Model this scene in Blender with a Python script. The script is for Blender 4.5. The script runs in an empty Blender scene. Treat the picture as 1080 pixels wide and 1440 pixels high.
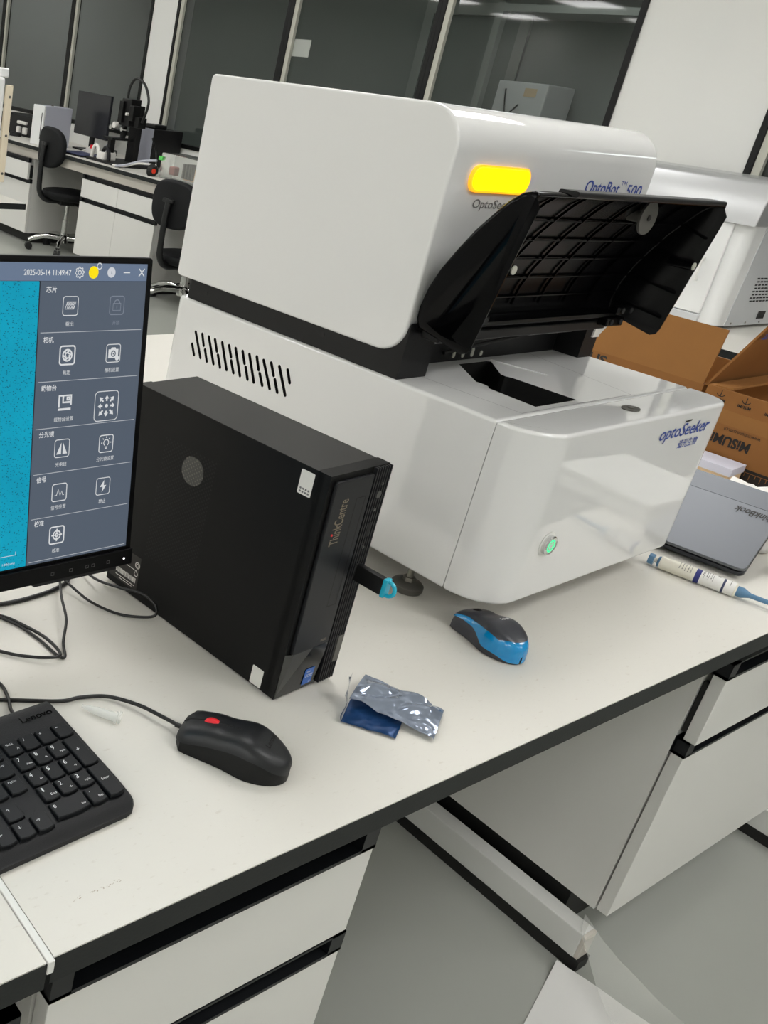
import bpy, bmesh, math, random
from mathutils import Vector, Matrix, noise as mnoise
random.seed(7)
sc = bpy.context.scene
COL = sc.collection
PI = math.pi
R = math.radians

# ------------------------------------------------------------------ camera
FPX, PPX, PPY = 1333.347, 72.069, 652.41          # focal length and optical axis, pixels of the 1080x1440 frame
cam_data = bpy.data.cameras.new('camera')
cam = bpy.data.objects.new('camera', cam_data)
COL.objects.link(cam)
right = Vector((0.84383348, -0.52208473, 0.1239863)).normalized()
fwd = Vector((0.52534832, 0.75669807, -0.38912358)).normalized()
up = right.cross(fwd).normalized()
cam.matrix_world = Matrix(((right.x, up.x, -fwd.x, 0.0), (right.y, up.y, -fwd.y, 0.0), (right.z, up.z, -fwd.z, 1.37), (0, 0, 0, 1)))
cam_data.sensor_fit = 'VERTICAL'
cam_data.sensor_height = 36.0
cam_data.sensor_width = 27.0
cam_data.lens = FPX / 1440 * 36.0
cam_data.shift_x = (540 - PPX) / 1440             # the picture is an off-centre crop
cam_data.shift_y = -(720 - PPY) / 1440
cam_data.clip_start = 0.01
cam_data.clip_end = 100
sc.camera = cam

# ------------------------------------------------------------------ world, exposure
world = bpy.data.worlds.new('world')
sc.world = world
world.use_nodes = True
world.node_tree.nodes['Background'].inputs[0].default_value = (0.02, 0.025, 0.03, 1)
world.node_tree.nodes['Background'].inputs[1].default_value = 1.0
sc.view_settings.view_transform = 'Standard'
sc.view_settings.look = 'None'
sc.view_settings.gamma = 1.0
sc.view_settings.use_curve_mapping = False
sc.view_settings.exposure = 0.0
LAMP = 12.1                                        # brightness of the ceiling panels
T = 0.75                                          # height of the bench tops

# ------------------------------------------------------------------ materials
def lin(c):
    return tuple((v / 255 / 12.92) if v / 255 <= 0.04045 else ((v / 255 + 0.055) / 1.055) ** 2.4 for v in c)

MATS = {}
def mat(name, rgb, rough=0.5, metal=0.0, spec=0.5, coat=0.0, bump=0.0, bscale=200.0, mottle=0.0, mscale=8.0,
        emit=None, estr=0.0, trans=0.0, alpha=1.0, ior=1.5):
    m = bpy.data.materials.new(name)
    m.use_nodes = True
    nt = m.node_tree
    b = nt.nodes['Principled BSDF']
    c = lin(rgb) + (1,)
    b.inputs['Base Color'].default_value = c
    b.inputs['Roughness'].default_value = rough
    b.inputs['Metallic'].default_value = metal
    b.inputs['Specular IOR Level'].default_value = spec
    b.inputs['Coat Weight'].default_value = coat
    b.inputs['Coat Roughness'].default_value = 0.015
    b.inputs['Transmission Weight'].default_value = trans
    b.inputs['Alpha'].default_value = alpha
    b.inputs['IOR'].default_value = ior
    if emit:
        b.inputs['Emission Color'].default_value = lin(emit) + (1,)
        b.inputs['Emission Strength'].default_value = estr
    tc = nt.nodes.new('ShaderNodeTexCoord')
    if mottle > 0:
        n = nt.nodes.new('ShaderNodeTexNoise')
        n.inputs['Scale'].default_value = mscale
        n.inputs['Detail'].default_value = 6
        r = nt.nodes.new('ShaderNodeMapRange')
        r.inputs['To Min'].default_value = 1 - mottle
        r.inputs['To Max'].default_value = 1 + mottle
        mx = nt.nodes.new('ShaderNodeVectorMath')
        mx.operation = 'SCALE'
        mx.inputs[0].default_value = c[:3]
        nt.links.new(tc.outputs['Object'], n.inputs['Vector'])
        nt.links.new(n.outputs['Fac'], r.inputs['Value'])
        nt.links.new(r.outputs['Result'], mx.inputs['Scale'])
        nt.links.new(mx.outputs['Vector'], b.inputs['Base Color'])
    if bump > 0:
        n2 = nt.nodes.new('ShaderNodeTexNoise')
        n2.inputs['Scale'].default_value = bscale
        n2.inputs['Detail'].default_value = 4
        bp = nt.nodes.new('ShaderNodeBump')
        bp.inputs['Strength'].default_value = bump
        bp.inputs['Distance'].default_value = 0.001
        nt.links.new(tc.outputs['Object'], n2.inputs['Vector'])
        nt.links.new(n2.outputs['Fac'], bp.inputs['Height'])
        nt.links.new(bp.outputs['Normal'], b.inputs['Normal'])
    MATS[name] = m
    return m

mat('wall_paint', (229, 229, 225), 0.6, mottle=0.02, mscale=3)
mat('ceiling_paint', (235, 235, 230), 0.8)
mat('alu', (190, 190, 178), 0.4, metal=0.2)
mat('frame_black', (10, 11, 11), 0.45, spec=0.3)
mat('monitor_black', (6, 6, 7), 0.4, spec=0.15)
mat('cabinet_white', (226, 225, 220), 0.45, mottle=0.015, mscale=5)
mat('cabinet_edge', (214, 208, 198), 0.5)
mat('handle_black', (18, 20, 23), 0.42, spec=0.35)
mat('edge_black', (24, 27, 27), 0.5, spec=0.3, bump=0.15, bscale=300)
mat('kick_black', (22, 22, 21), 0.6)
mat('gloss_white', (226, 226, 225), 0.5, spec=0.2, coat=1.0)
MATS['gloss_white'].node_tree.nodes['Principled BSDF'].inputs['Coat IOR'].default_value = 1.75
mat('matt_white', (230, 230, 226), 0.4)
mat('satin_black', (15, 15, 16), 0.45, spec=0.3, bump=0.1, bscale=900)
mat('piano_black', (3, 3, 4), 0.08, spec=0.12)
mat('lid_inner', (4, 4, 5), 0.26, spec=0.18)
mat('hole_black', (3, 3, 3), 0.7)
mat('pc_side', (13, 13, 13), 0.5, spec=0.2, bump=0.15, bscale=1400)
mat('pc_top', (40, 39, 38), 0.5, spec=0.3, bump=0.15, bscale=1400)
mat('pc_plate', (27, 28, 31), 0.42, spec=0.3, bump=0.12, bscale=1500)
mat('pc_facet', (62, 62, 60), 0.4)
mat('pc_gloss', (8, 8, 8), 0.15)
mat('chrome', (210, 210, 208), 0.12, metal=1.0)
mat('steel', (140, 138, 130), 0.3, metal=1.0)
mat('grey_metal', (105, 103, 98), 0.45, metal=0.6)
mat('sticker_white', (222, 220, 214), 0.5)
mat('print_grey', (110, 110, 110), 0.6)
mat('print_dark', (35, 32, 30), 0.6)
mat('print_blue', (38, 66, 148), 0.5)
mat('print_silver', (132, 122, 103), 0.35, metal=0.3)
mat('print_white', (225, 226, 228), 0.5)
mat('red_plastic', (228, 22, 38), 0.4)
mat('key_black', (15, 17, 20), 0.42, spec=0.25, bump=0.06, bscale=1500)
mat('kb_black', (12, 13, 16), 0.42, spec=0.3, bump=0.25, bscale=1200)
mat('mouse_black', (22, 24, 27), 0.38, spec=0.45, bump=0.08, bscale=1600)
mat('mouse_side', (10, 11, 12), 0.5, spec=0.3, bump=0.1, bscale=1600)
mat('mouse_grey', (54, 55, 62), 0.32, bump=0.05, bscale=1600)
mat('mouse_blue', (0, 140, 206), 0.14, coat=0.4)
mat('cable_black', (14, 14, 14), 0.4)
mat('usb_cyan', (30, 175, 205), 0.25, coat=0.2)
mat('intel_blue', (12, 90, 180), 0.3)
mat('rubber', (16, 16, 16), 0.7)
mat('chair_fabric', (14, 15, 17), 0.7, spec=0.3, bump=0.3, bscale=400)
mat('chair_plastic', (16, 17, 18), 0.45)
mat('clear_plastic', (238, 240, 236), 0.12, trans=0.85, ior=1.3)
mat('tube_plastic', (248, 250, 246), 0.1, alpha=0.32)
mat('bag_silver', (150, 160, 178), 0.12, metal=0.6)
mat('bag_blue', (38, 74, 124), 0.14, metal=0.45)
mat('laptop_grey', (104, 107, 112), 0.42, metal=0.6)
mat('laptop_dark', (98, 101, 106), 0.42, metal=0.6)
mat('laptop_base', (48, 50, 54), 0.4, metal=0.5)
mat('paper', (232, 231, 228), 0.7)
mat('paper_lilac', (212, 212, 226), 0.7)
mat('paper_cream', (236, 208, 168), 0.7)
mat('tube_cream', (226, 222, 208), 0.35)
mat('tube_blue', (84, 126, 160), 0.35)
mat('navy', (38, 44, 120), 0.5)
mat('stripe_dark', (52, 58, 92), 0.5)
mat('board_beige', (222, 210, 186), 0.6)
mat('machine_white', (228, 229, 228), 0.35)
mat('machine_grey', (196, 198, 200), 0.4)
mat('machine_silver', (186, 187, 188), 0.3, metal=0.5)
mat('device_grey', (176, 178, 190), 0.45)
mat('screen_off', (30, 31, 36), 0.25)
mat('corridor', (140, 146, 142), 0.7, mottle=0.06, mscale=1.5)
mat('corridor_pale', (170, 174, 168), 0.6)
mat('orange_red', (225, 60, 30), 0.5)
mat('dull_red', (176, 112, 104), 0.6)
mat('green', (90, 200, 90), 0.5)
mat('film', (225, 226, 220), 0.15, trans=0.0, alpha=0.32)
mat('lamp_yellow', (255, 225, 10), 0.3, emit=(255, 232, 0), estr=1.3)
mat('lamp_rim', (255, 190, 40), 0.3, emit=(255, 170, 30), estr=0.95)
mat('button_green', (40, 220, 150), 0.3, emit=(20, 225, 150), estr=0.9)
mat('led_white', (255, 255, 255), 0.3, emit=(255, 255, 255), estr=1.5)
mat('lamp_fill', (255, 255, 255), 0.5, emit=(252, 253, 255), estr=5.0)  # glow of the fill panels added above the corridor
mat('lamp_panel', (255, 255, 255), 0.5, emit=(255, 254, 253), estr=LAMP)
for nm, c, s in (('ui_bar', (106, 122, 146), 0.92), ('ui_panel', (86, 96, 110), 0.92), ('ui_line', (196, 200, 206), 0.85),
                 ('ui_icon', (222, 224, 226), 0.9), ('ui_dim', (128, 136, 150), 0.9), ('ui_yellow', (255, 226, 0), 1.0),
                 ('ui_pale', (205, 208, 214), 0.95), ('ui_dark', (40, 44, 52), 0.8)):
    mat(nm, (3, 3, 4), 0.4, spec=0.2, emit=c, estr=s)

# bench laminate: cream white with faint scuffs
def laminate(name, rgb):
    m = mat(name, rgb, 0.38, bump=0.05, bscale=500)
    nt = m.node_tree
    b = nt.nodes['Principled BSDF']
    tc = nt.nodes.new('ShaderNodeTexCoord')
    n1 = nt.nodes.new('ShaderNodeTexNoise'); n1.inputs['Scale'].default_value = 3.0; n1.inputs['Detail'].default_value = 5
    mp = nt.nodes.new('ShaderNodeMapping'); mp.inputs['Scale'].default_value = (22, 60, 1); mp.inputs['Rotation'].default_value = (0, 0, 0.5)
    n2 = nt.nodes.new('ShaderNodeTexNoise'); n2.inputs['Scale'].default_value = 4.0; n2.inputs['Detail'].default_value = 8
    r2 = nt.nodes.new('ShaderNodeMapRange'); r2.inputs['From Min'].default_value = 0.63; r2.inputs['From Max'].default_value = 0.75
    mx1 = nt.nodes.new('ShaderNodeMixRGB'); mx1.inputs[1].default_value = lin(rgb) + (1,)
    mx1.inputs[2].default_value = lin(tuple(v * 0.965 for v in rgb)) + (1,)
    mx2 = nt.nodes.new('ShaderNodeMixRGB'); mx2.inputs[2].default_value = lin((176, 165, 146)) + (1,)
    ml = nt.nodes.new('ShaderNodeMath'); ml.operation = 'MULTIPLY'; ml.inputs[1].default_value = 0.28
    L = nt.links.new
    L(tc.outputs['Object'], n1.inputs['Vector']); L(tc.outputs['Object'], mp.inputs['Vector']); L(mp.outputs['Vector'], n2.inputs['Vector'])
    L(n1.outputs['Fac'], mx1.inputs[0]); L(n2.outputs['Fac'], r2.inputs['Value']); L(r2.outputs['Result'], ml.inputs[0])
    L(ml.outputs[0], mx2.inputs[0]); L(mx1.outputs[0], mx2.inputs[1]); L(mx2.outputs[0], b.inputs['Base Color'])
laminate('laminate', (224, 221, 213))

# floor: grey epoxy with cloudy tone
mat('epoxy', (172, 174, 167), 0.2, mottle=0.08, mscale=1.6, bump=0.05, bscale=30)

# cardboard with fibres
def cardboard(name, rgb):
    m = mat(name, rgb, 0.75, bump=0.1, bscale=120, mottle=0.10, mscale=14)
cardboard('cardboard', (138, 90, 38))
cardboard('cardboard_inside', (144, 97, 44))
mat('card_black', (28, 22, 18), 0.7)

# window glass: clear tinted pane with mirror reflection at grazing angles
def glass(name, tint, refl):
    m = bpy.data.materials.new(name); m.use_nodes = True
    nt = m.node_tree; nt.nodes.clear()
    o = nt.nodes.new('ShaderNodeOutputMaterial'); mx = nt.nodes.new('ShaderNodeMixShader')
    t = nt.nodes.new('ShaderNodeBsdfTransparent'); t.inputs[0].default_value = tint + (1,)
    g = nt.nodes.new('ShaderNodeBsdfGlossy'); g.inputs['Roughness'].default_value = 0.03
    f = nt.nodes.new('ShaderNodeFresnel'); f.inputs['IOR'].default_value = refl
    nt.links.new(f.outputs[0], mx.inputs[0]); nt.links.new(t.outputs[0], mx.inputs[1]); nt.links.new(g.outputs[0], mx.inputs[2])
    nt.links.new(mx.outputs[0], o.inputs[0]); MATS[name] = m
glass('window_glass', (0.62, 0.66, 0.64), 1.6)

# cell image on the screen: teal with dark specks
def cells():
    m = mat('ui_cells', (2, 3, 3), 0.4, spec=0.2, emit=(0, 150, 180), estr=0.95)
    nt = m.node_tree; b = nt.nodes['Principled BSDF']; L = nt.links.new
    tc = nt.nodes.new('ShaderNodeTexCoord')
    n = nt.nodes.new('ShaderNodeTexNoise'); n.inputs['Scale'].default_value = 14; n.inputs['Detail'].default_value = 3
    cr = nt.nodes.new('ShaderNodeMixRGB'); cr.inputs[1].default_value = lin((0, 138, 170)) + (1,); cr.inputs[2].default_value = lin((0, 174, 206)) + (1,)
    mp = nt.nodes.new('ShaderNodeMapping'); mp.inputs['Scale'].default_value = (170, 170, 260); mp.inputs['Rotation'].default_value = (0, 0.7, 0)
    v = nt.nodes.new('ShaderNodeTexVoronoi'); v.inputs['Scale'].default_value = 2.0
    r = nt.nodes.new('ShaderNodeMapRange'); r.inputs['From Min'].default_value = 0.16; r.inputs['From Max'].default_value = 0.30
    mx = nt.nodes.new('ShaderNodeMixRGB'); mx.inputs[1].default_value = lin((4, 84, 104)) + (1,)
    L(tc.outputs['Object'], n.inputs['Vector']); L(n.outputs['Fac'], cr.inputs[0])
    L(tc.outputs['Object'], mp.inputs['Vector']); L(mp.outputs['Vector'], v.inputs['Vector']); L(v.outputs['Distance'], r.inputs['Value'])
    L(r.outputs['Result'], mx.inputs[0]); L(cr.outputs[0], mx.inputs[2]); L(mx.outputs[0], b.inputs['Emission Color'])
cells()

# ------------------------------------------------------------------ mesh helpers
class MB:
    """collects shapes in one bmesh; build() links them as one mesh object"""
    def __init__(self):
        self.bm = bmesh.new()
        self.mi = 0
    def _mark(self, faces):
        for f in faces:
            f.material_index = self.mi
    def box(self, x0, y0, z0, x1, y1, z1, bev=0.0, seg=2):
        bm = self.bm
        v = [bm.verts.new(p) for p in ((x0, y0, z0), (x1, y0, z0), (x1, y1, z0), (x0, y1, z0), (x0, y0, z1), (x1, y0, z1), (x1, y1, z1), (x0, y1, z1))]
        fs = [bm.faces.new([v[i] for i in q]) for q in ((3, 2, 1, 0), (4, 5, 6, 7), (0, 1, 5, 4), (1, 2, 6, 5), (2, 3, 7, 6), (3, 0, 4, 7))]
        self._mark(fs)
        if bev > 0:
            es = list({e for f in fs for e in f.edges})
            r = bmesh.ops.bevel(bm, geom=es, offset=bev, segments=seg, profile=0.5, affect='EDGES', clamp_overlap=True)
            self._mark(r['faces'])
        return self
    def poly(self, pts):
        f = self.bm.faces.new([self.bm.verts.new(p) for p in pts])
        self._mark([f])
        return f
    def loft(self, rings, closed=True, cap0=True, cap1=True):
        bm = self.bm
        vr = [[bm.verts.new(p) for p in r] for r in rings]
        n = len(vr[0])
        for a, b in zip(vr, vr[1:]):
            for i in range(n if closed else n - 1):
                j = (i + 1) % n
                try:
                    self._mark([bm.faces.new((a[i], a[j], b[j], b[i]))])
                except ValueError:
                    pass
        out = [None, None]
        if cap0:
            out[0] = bm.faces.new(list(reversed(vr[0]))); self._mark([out[0]])
        if cap1:
            out[1] = bm.faces.new(vr[-1]); self._mark([out[1]])
        return out, vr
    def prism(self, pts, fn, a, b, r=0.0, seg=3):
        """outline pts (counter-clockwise) swept along the third axis from a to b; fn(p, q, w) gives the point"""
        rings = []
        if r > 0:
            for k in range(seg + 1):
                t = k / seg * PI / 2
                rings.append((inset(pts, r * (1 - math.sin(t))), a + r * (1 - math.cos(t))))
            for k in range(seg + 1):
                t = PI / 2 - k / seg * PI / 2
                rings.append((inset(pts, r * (1 - math.sin(t))), b - r * (1 - math.cos(t))))
        else:
            rings = [(pts, a), (pts, b)]
        return self.loft([[fn(p[0], p[1], w) for p in ring] for ring, w in rings])
    def tube(self, path, r, seg=8, closed=False):
        path = [Vector(p) for p in path]
        n = len(path)
        rad = r if isinstance(r, (list, tuple)) else [r] * n
        rings = []
        tprev = None
        for i, p in enumerate(path):
            t = (path[min(i + 1, n - 1)] - path[max(i - 1, 0)]).normalized()
            if tprev is None:
                nx = t.orthogonal().normalized()
            else:
                nx = (nx - t * nx.dot(t)).normalized()
            tprev = t
            ny = t.cross(nx)
            rings.append([p + (nx * math.cos(k / seg * 2 * PI) + ny * math.sin(k / seg * 2 * PI)) * rad[i] for k in range(seg)])
        self.loft(rings)
        return self
    def lathe(self, prof, seg=24, c=(0, 0, 0), axis='z'):
        rings = []
        for r, h in prof:
            ring = []
            for k in range(seg):
                a = k / seg * 2 * PI
                x, y = r * math.cos(a), r * math.sin(a)
                p = {'z': (x, y, h), 'y': (x, h, -y), 'x': (h, x, y)}[axis]
                ring.append((p[0] + c[0], p[1] + c[1], p[2] + c[2]))
            rings.append(ring)
        self.loft(rings)
        return self
    def cut(self, face, loops, depth, mi):
        """holes with the given 3-D loops in a flat face; walls and floor go along the depth vector with material mi"""
        bm = self.bm
        es = list(face.edges)
        nrm = face.normal.copy()
        bmesh.ops.delete(bm, geom=[face], context='FACES_ONLY')
        tops = []
        for lp in loops:
            vs = [bm.verts.new(p) for p in lp]
            es += [bm.edges.new((vs[i], vs[(i + 1) % len(vs)])) for i in range(len(vs))]
            tops.append(vs)
        r = bmesh.ops.triangle_fill(bm, use_beauty=True, use_dissolve=False, edges=es, normal=nrm)
        self._mark([g for g in r['geom'] if isinstance(g, bmesh.types.BMFace)])
        d = Vector(depth)
        for vs in tops:
            bs = [bm.verts.new(v.co + d) for v in vs]
            for i in range(len(vs)):
                j = (i + 1) % len(vs)
                f = bm.faces.new((vs[i], vs[j], bs[j], bs[i])); f.material_index = mi
            f = bm.faces.new(bs); f.material_index = mi
    def build(self, name, mats, parent=None, smooth=None, recalc=True, loc=None, rot=None):
        if recalc:
            bmesh.ops.recalc_face_normals(self.bm, faces=self.bm.faces[:])
        me = bpy.data.meshes.new(name)
        self.bm.to_mesh(me)
        self.bm.free()
        for m in ([mats] if isinstance(mats, str) else mats):
            me.materials.append(MATS[m])
        if smooth is not None:
            me.polygons.foreach_set('use_smooth', [True] * len(me.polygons))
            me.set_sharp_from_angle(angle=R(smooth))
        o = bpy.data.objects.new(name, me)
        COL.objects.link(o)
        if smooth is not None and smooth <= 40:
            wn = o.modifiers.new('even_normals', 'WEIGHTED_NORMAL'); wn.keep_sharp = True; wn.weight = 100
        if parent:
            o.parent = parent
        if loc:
            o.location = loc
        if rot:
            o.rotation_euler = rot
        return o

def inset(pts, d):
    if abs(d) < 1e-9:
        return list(pts)
    n = len(pts)
    out = []
    for i in range(n):
        p0, p1, p2 = Vector(pts[i - 1]), Vector(pts[i]), Vector(pts[(i + 1) % n])
        a = (p1 - p0).normalized(); b = (p2 - p1).normalized()
        na, nb = Vector((-a.y, a.x)), Vector((-b.y, b.x))
        m = na + nb
        m = m / max(m.dot(m), 1e-6) * 2
        out.append(tuple(p1 + m * d))
    return out

def rrect(x0, y0, x1, y1, r, seg=6):
    """rounded rectangle, counter-clockwise; r is one radius or four (x0y0, x1y0, x1y1, x0y1)"""
    if not isinstance(r, (tuple, list)):
        r = (r,) * 4
    pts = []
    for (cx, cy, a0), rr in zip(((x0, y0, 180), (x1, y0, 270), (x1, y1, 0), (x0, y1, 90)), r):
        if rr <= 1e-6:
            pts.append((cx, cy)); continue
        ox = cx + (rr if cx == x0 else -rr); oy = cy + (rr if cy == y0 else -rr)
        for k in range(seg + 1):
            a = R(a0 + 90 * k / seg)
            pts.append((ox + rr * math.cos(a), oy + rr * math.sin(a)))
    return pts

def smooth_path(pts, sub=8, closed=False):
    P = [Vector(p) for p in pts]
    n = len(P)
    out = []
    for i in range(n if closed else n - 1):
        if closed:
            p0, p1, p2, p3 = P[i - 1], P[i], P[(i + 1) % n], P[(i + 2) % n]
        else:
            p0, p1, p2, p3 = P[max(i - 1, 0)], P[i], P[i + 1], P[min(i + 2, n - 1)]
        for k in range(sub):
            t = k / sub
            out.append(0.5 * ((2 * p1) + (p2 - p0) * t + (2 * p0 - 5 * p1 + 4 * p2 - p3) * t * t + (3 * p1 - p0 - 3 * p2 + p3) * t ** 3))
    if not closed:
        out.append(P[-1])
    return out

XY = lambda p, q, w: (p, q, w)          # outline in x,y swept along z
YZ = lambda p, q, w: (w, p, q)          # outline in y,z swept along x
XZ = lambda p, q, w: (p, w, q)          # outline in x,z swept along y

def thing(name, label, cat, loc=(0, 0, 0), rz=0.0, group=None):
    o = bpy.data.objects.new(name, None)
    COL.objects.link(o)
    o.empty_display_size = 0.05
    o.location = loc
    o.rotation_euler = (0, 0, rz)
    return tag(o, label, cat, group)
def tag(o, label, cat=None, group=None):
    o['label'] = label
    if cat: o['category'] = cat
    if group: o['group'] = group
    return o
def struct(o, label=None):
    o['kind'] = 'structure'
    if label: o['label'] = label
    return o

def copy_tree(root, loc, rz, label, group=None):
    def cp(o, parent):
        c = o.copy(); COL.objects.link(c); c.parent = parent
        for ch in o.children:
            cp(ch, c)
        return c
    r = cp(root, None)
    r.location = loc; r.rotation_euler = (0, 0, rz); r['label'] = label
    if group: r['group'] = group
    return r

TEXT_CACHE = {}
def text_mesh(s, bold=0.0):
    key = (s, bold)
    if key not in TEXT_CACHE:
        cu = bpy.data.curves.new('lettering', 'FONT')
        cu.body = s
        cu.resolution_u = 3
        cu.offset = bold
        ob = bpy.data.objects.new('lettering', cu)
        me = bpy.data.meshes.new_from_object(ob)
        vs = [tuple(v.co) for v in me.vertices]
        fs = [tuple(p.vertices) for p in me.polygons]
        bpy.data.objects.remove(ob); bpy.data.curves.remove(cu); bpy.data.meshes.remove(me)
        TEXT_CACHE[key] = (vs, fs)
    return TEXT_CACHE[key]
def text(name, s, c, X, Y, w, h, m, parent, bold=0.0, shear=0.0, lift=0.0003):
    """flat print of the words s, fitted into width w and height h about the centre c; X reads along, Y up the letters"""
    vs, fs = text_mesh(s, bold)
    if not vs:
        return None
    x0, x1 = min(v[0] for v in vs), max(v[0] for v in vs)
    y0, y1 = min(v[1] for v in vs), max(v[1] for v in vs)
    X, Y, c = Vector(X).normalized(), Vector(Y).normalized(), Vector(c)
    N = X.cross(Y)
    pts = []
    for v in vs:
        py = ((v[1] - y0) / max(y1 - y0, 1e-6) - 0.5) * h
        px = ((v[0] - x0) / max(x1 - x0, 1e-6) - 0.5) * w + py * shear
        pts.append(tuple(c + X * px + Y * py + N * lift))
    me = bpy.data.meshes.new(name)
    me.from_pydata(pts, [], fs)
    me.materials.append(MATS[m])
    o = bpy.data.objects.new(name, me)
    COL.objects.link(o)
    o.parent = parent
    return o

def strokes(name, lines, w, fn, m, parent, fills=()):
    """flat drawing: poly-lines of width w (and filled outlines) mapped to the surface by fn(x, y)"""
    b = MB()
    for ln in lines:
        n = len(ln)
        closed = n > 2 and (Vector(ln[0]) - Vector(ln[-1])).length < 1e-6
        P = [Vector(p) for p in ln]
        L, Rr = [], []
        for i in range(n):
            a = P[i] - (P[i - 1] if i > 0 else (P[-2] if closed else P[i]))
            c = (P[i + 1] if i < n - 1 else (P[1] if closed else P[i])) - P[i]
            t = (a.normalized() if a.length > 0 else Vector((0, 0))) + (c.normalized() if c.length > 0 else Vector((0, 0)))
            t = t.normalized() if t.length > 1e-9 else Vector((1, 0))
            nn = Vector((-t.y, t.x)) * w / 2
            L.append(P[i] + nn); Rr.append(P[i] - nn)
        for i in range(n - 1):
            b.poly([fn(*q) for q in (L[i], L[i + 1], Rr[i + 1], Rr[i])])
    for f in fills:
        b.poly([fn(*q) for q in f])
    return b.build(name, m, parent, recalc=False)

def circ(cx, cy, r, n=24, a0=0, a1=360):
    return [(cx + r * math.cos(R(a0 + (a1 - a0) * k / n)), cy + r * math.sin(R(a0 + (a1 - a0) * k / n))) for k in range(n + 1)]
# ------------------------------------------------------------------ room shell
XW = 4.70                                          # inner face of the window wall
CEIL = 2.66
def slab(name, x0, y0, z0, x1, y1, z1, m):
    return struct(MB().box(x0, y0, z0, x1, y1, z1).build(name, m))
slab('floor', -3.6, -3.6, -0.06, 8.2, 10.6, 0.0, 'epoxy')
slab('ceiling', -3.6, -3.6, CEIL, 8.2, 10.6, CEIL + 0.06, 'ceiling_paint')
slab('wall_left', -3.6, -3.6, 0, -3.5, 10.6, CEIL, 'wall_paint')
slab('wall_front', -3.5, -3.6, 0, 8.1, -3.5, CEIL, 'wall_paint')
slab('wall_back', -3.5, 10.5, 0, 8.1, 10.6, CEIL, 'wall_paint')
slab('wall_corridor', 8.1, -3.6, 0, 8.2, 10.6, CEIL, 'corridor')
SILL, HEAD = 0.90, 2.52
b = MB()
b.box(XW, -3.5, 0, XW + 0.14, 10.5, SILL)
b.box(XW, -3.5, HEAD, XW + 0.14, 10.5, CEIL)
for y0, y1 in ((-3.5, -2.6), (1.985, 2.615), (5.955, 6.245), (9.75, 10.5)):
    b.box(XW, y0, SILL, XW + 0.14, y1, HEAD)
struct(b.build('wall_right', 'wall_paint'))

# windows: black frames, glass panes, pale aluminium cover strips
bays = [(-2.6, -1.07), (-1.07, 0.46), (0.46, 1.985), (2.615, 3.705), (3.705, 4.825), (4.825, 5.955), (6.245, 7.33), (7.33, 8.5), (8.5, 9.75)]
for k, (y0, y1) in enumerate(bays):
    w = bpy.data.objects.new('window_%d' % (k + 1), None); COL.objects.link(w); struct(w)
    w.location = (XW, y0, SILL)
    L, Hh, t = y1 - y0, HEAD - SILL, 0.028
    for nm, q in (('frame_side', (0, 0, t, Hh)), ('frame_side', (L - t, 0, L, Hh)), ('frame_sill', (t, 0, L - t, t)), ('frame_head', (t, Hh - t, L - t, Hh))):
        MB().box(-0.012, q[0], q[1], 0.05, q[2], q[3], 0.002).build(nm, 'frame_black', w)
    b = MB(); b.poly([(0.02, t, t), (0.02, t, Hh - t), (0.02, L - t, Hh - t), (0.02, L - t, t)]); b.build('pane', 'window_glass', w, recalc=False)
    MB().box(-0.006, L - t - 0.034, t, 0.018, L - t, Hh - t, 0.002).build('cover_strip', 'alu', w)

# ------------------------------------------------------------------ ceiling lights (the lamps of the room)
k = 0
for xi, x in enumerate((-2.9, -1.45, 1.4, 3.1)):
    for yi, y in enumerate((-2.3, -0.5, 1.3, 3.1, 4.9, 6.7, 8.5)):
        t = thing('ceiling_light', 'square white LED panel set in the ceiling, above the lab out of the picture', 'ceiling light', (x, y, CEIL), 0, 'LED panels in the ceiling')
        f = MB()
        for q in ((-0.31, -0.31, 0.31, -0.29), (-0.31, 0.29, 0.31, 0.31), (-0.31, -0.29, -0.29, 0.29), (0.29, -0.29, 0.31, 0.29)):
            f.box(q[0], q[1], -0.02, q[2], q[3], 0.0)
        f.build('frame', 'alu', t)
        MB().box(-0.29, -0.29, -0.012, 0.29, 0.29, -0.006).build('diffuser', 'lamp_panel', t)

# ------------------------------------------------------------------ corridor behind the glass
for y in (-1.0, 1.6, 4.2, 6.8, 9.4):  # fill lights added so the corridor shows brighter through the windows
    t = thing('corridor_fill_light', 'added fill panel brightening the corridor behind the glass, out of the picture', 'ceiling light', (6.4, y, CEIL), 0, 'fill panels added above the corridor')
    MB().box(-0.31, -0.31, -0.010, 0.31, 0.31, 0.0).build('frame', 'alu', t)
    MB().box(-0.29, -0.29, -0.014, 0.29, 0.29, -0.0105).build('diffuser', 'lamp_fill', t)
def corridor_rack(loc, label, w, h):
    t = thing('equipment_rack', label, 'rack', loc, 0, None)
    for q in ((0, 0.06), (w - 0.06, w)):
        MB().box(0, q[0], 0, 0.06, q[1], h).build('post', 'corridor_pale', t)
    for z in (0.0, 0.75, 1.35, h - 0.06):
        MB().box(0, 0.06, z, 0.5, w - 0.06, z + 0.05).build('shelf', 'corridor_pale', t)
    MB().box(0.5, 0, 0, 0.52, w, h).build('back_panel', 'corridor', t)
    return t
corridor_rack((7.1, 3.2, 0), 'pale metal rack seen dimly through the glass above the white instrument', 1.9, 2.2)
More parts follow.
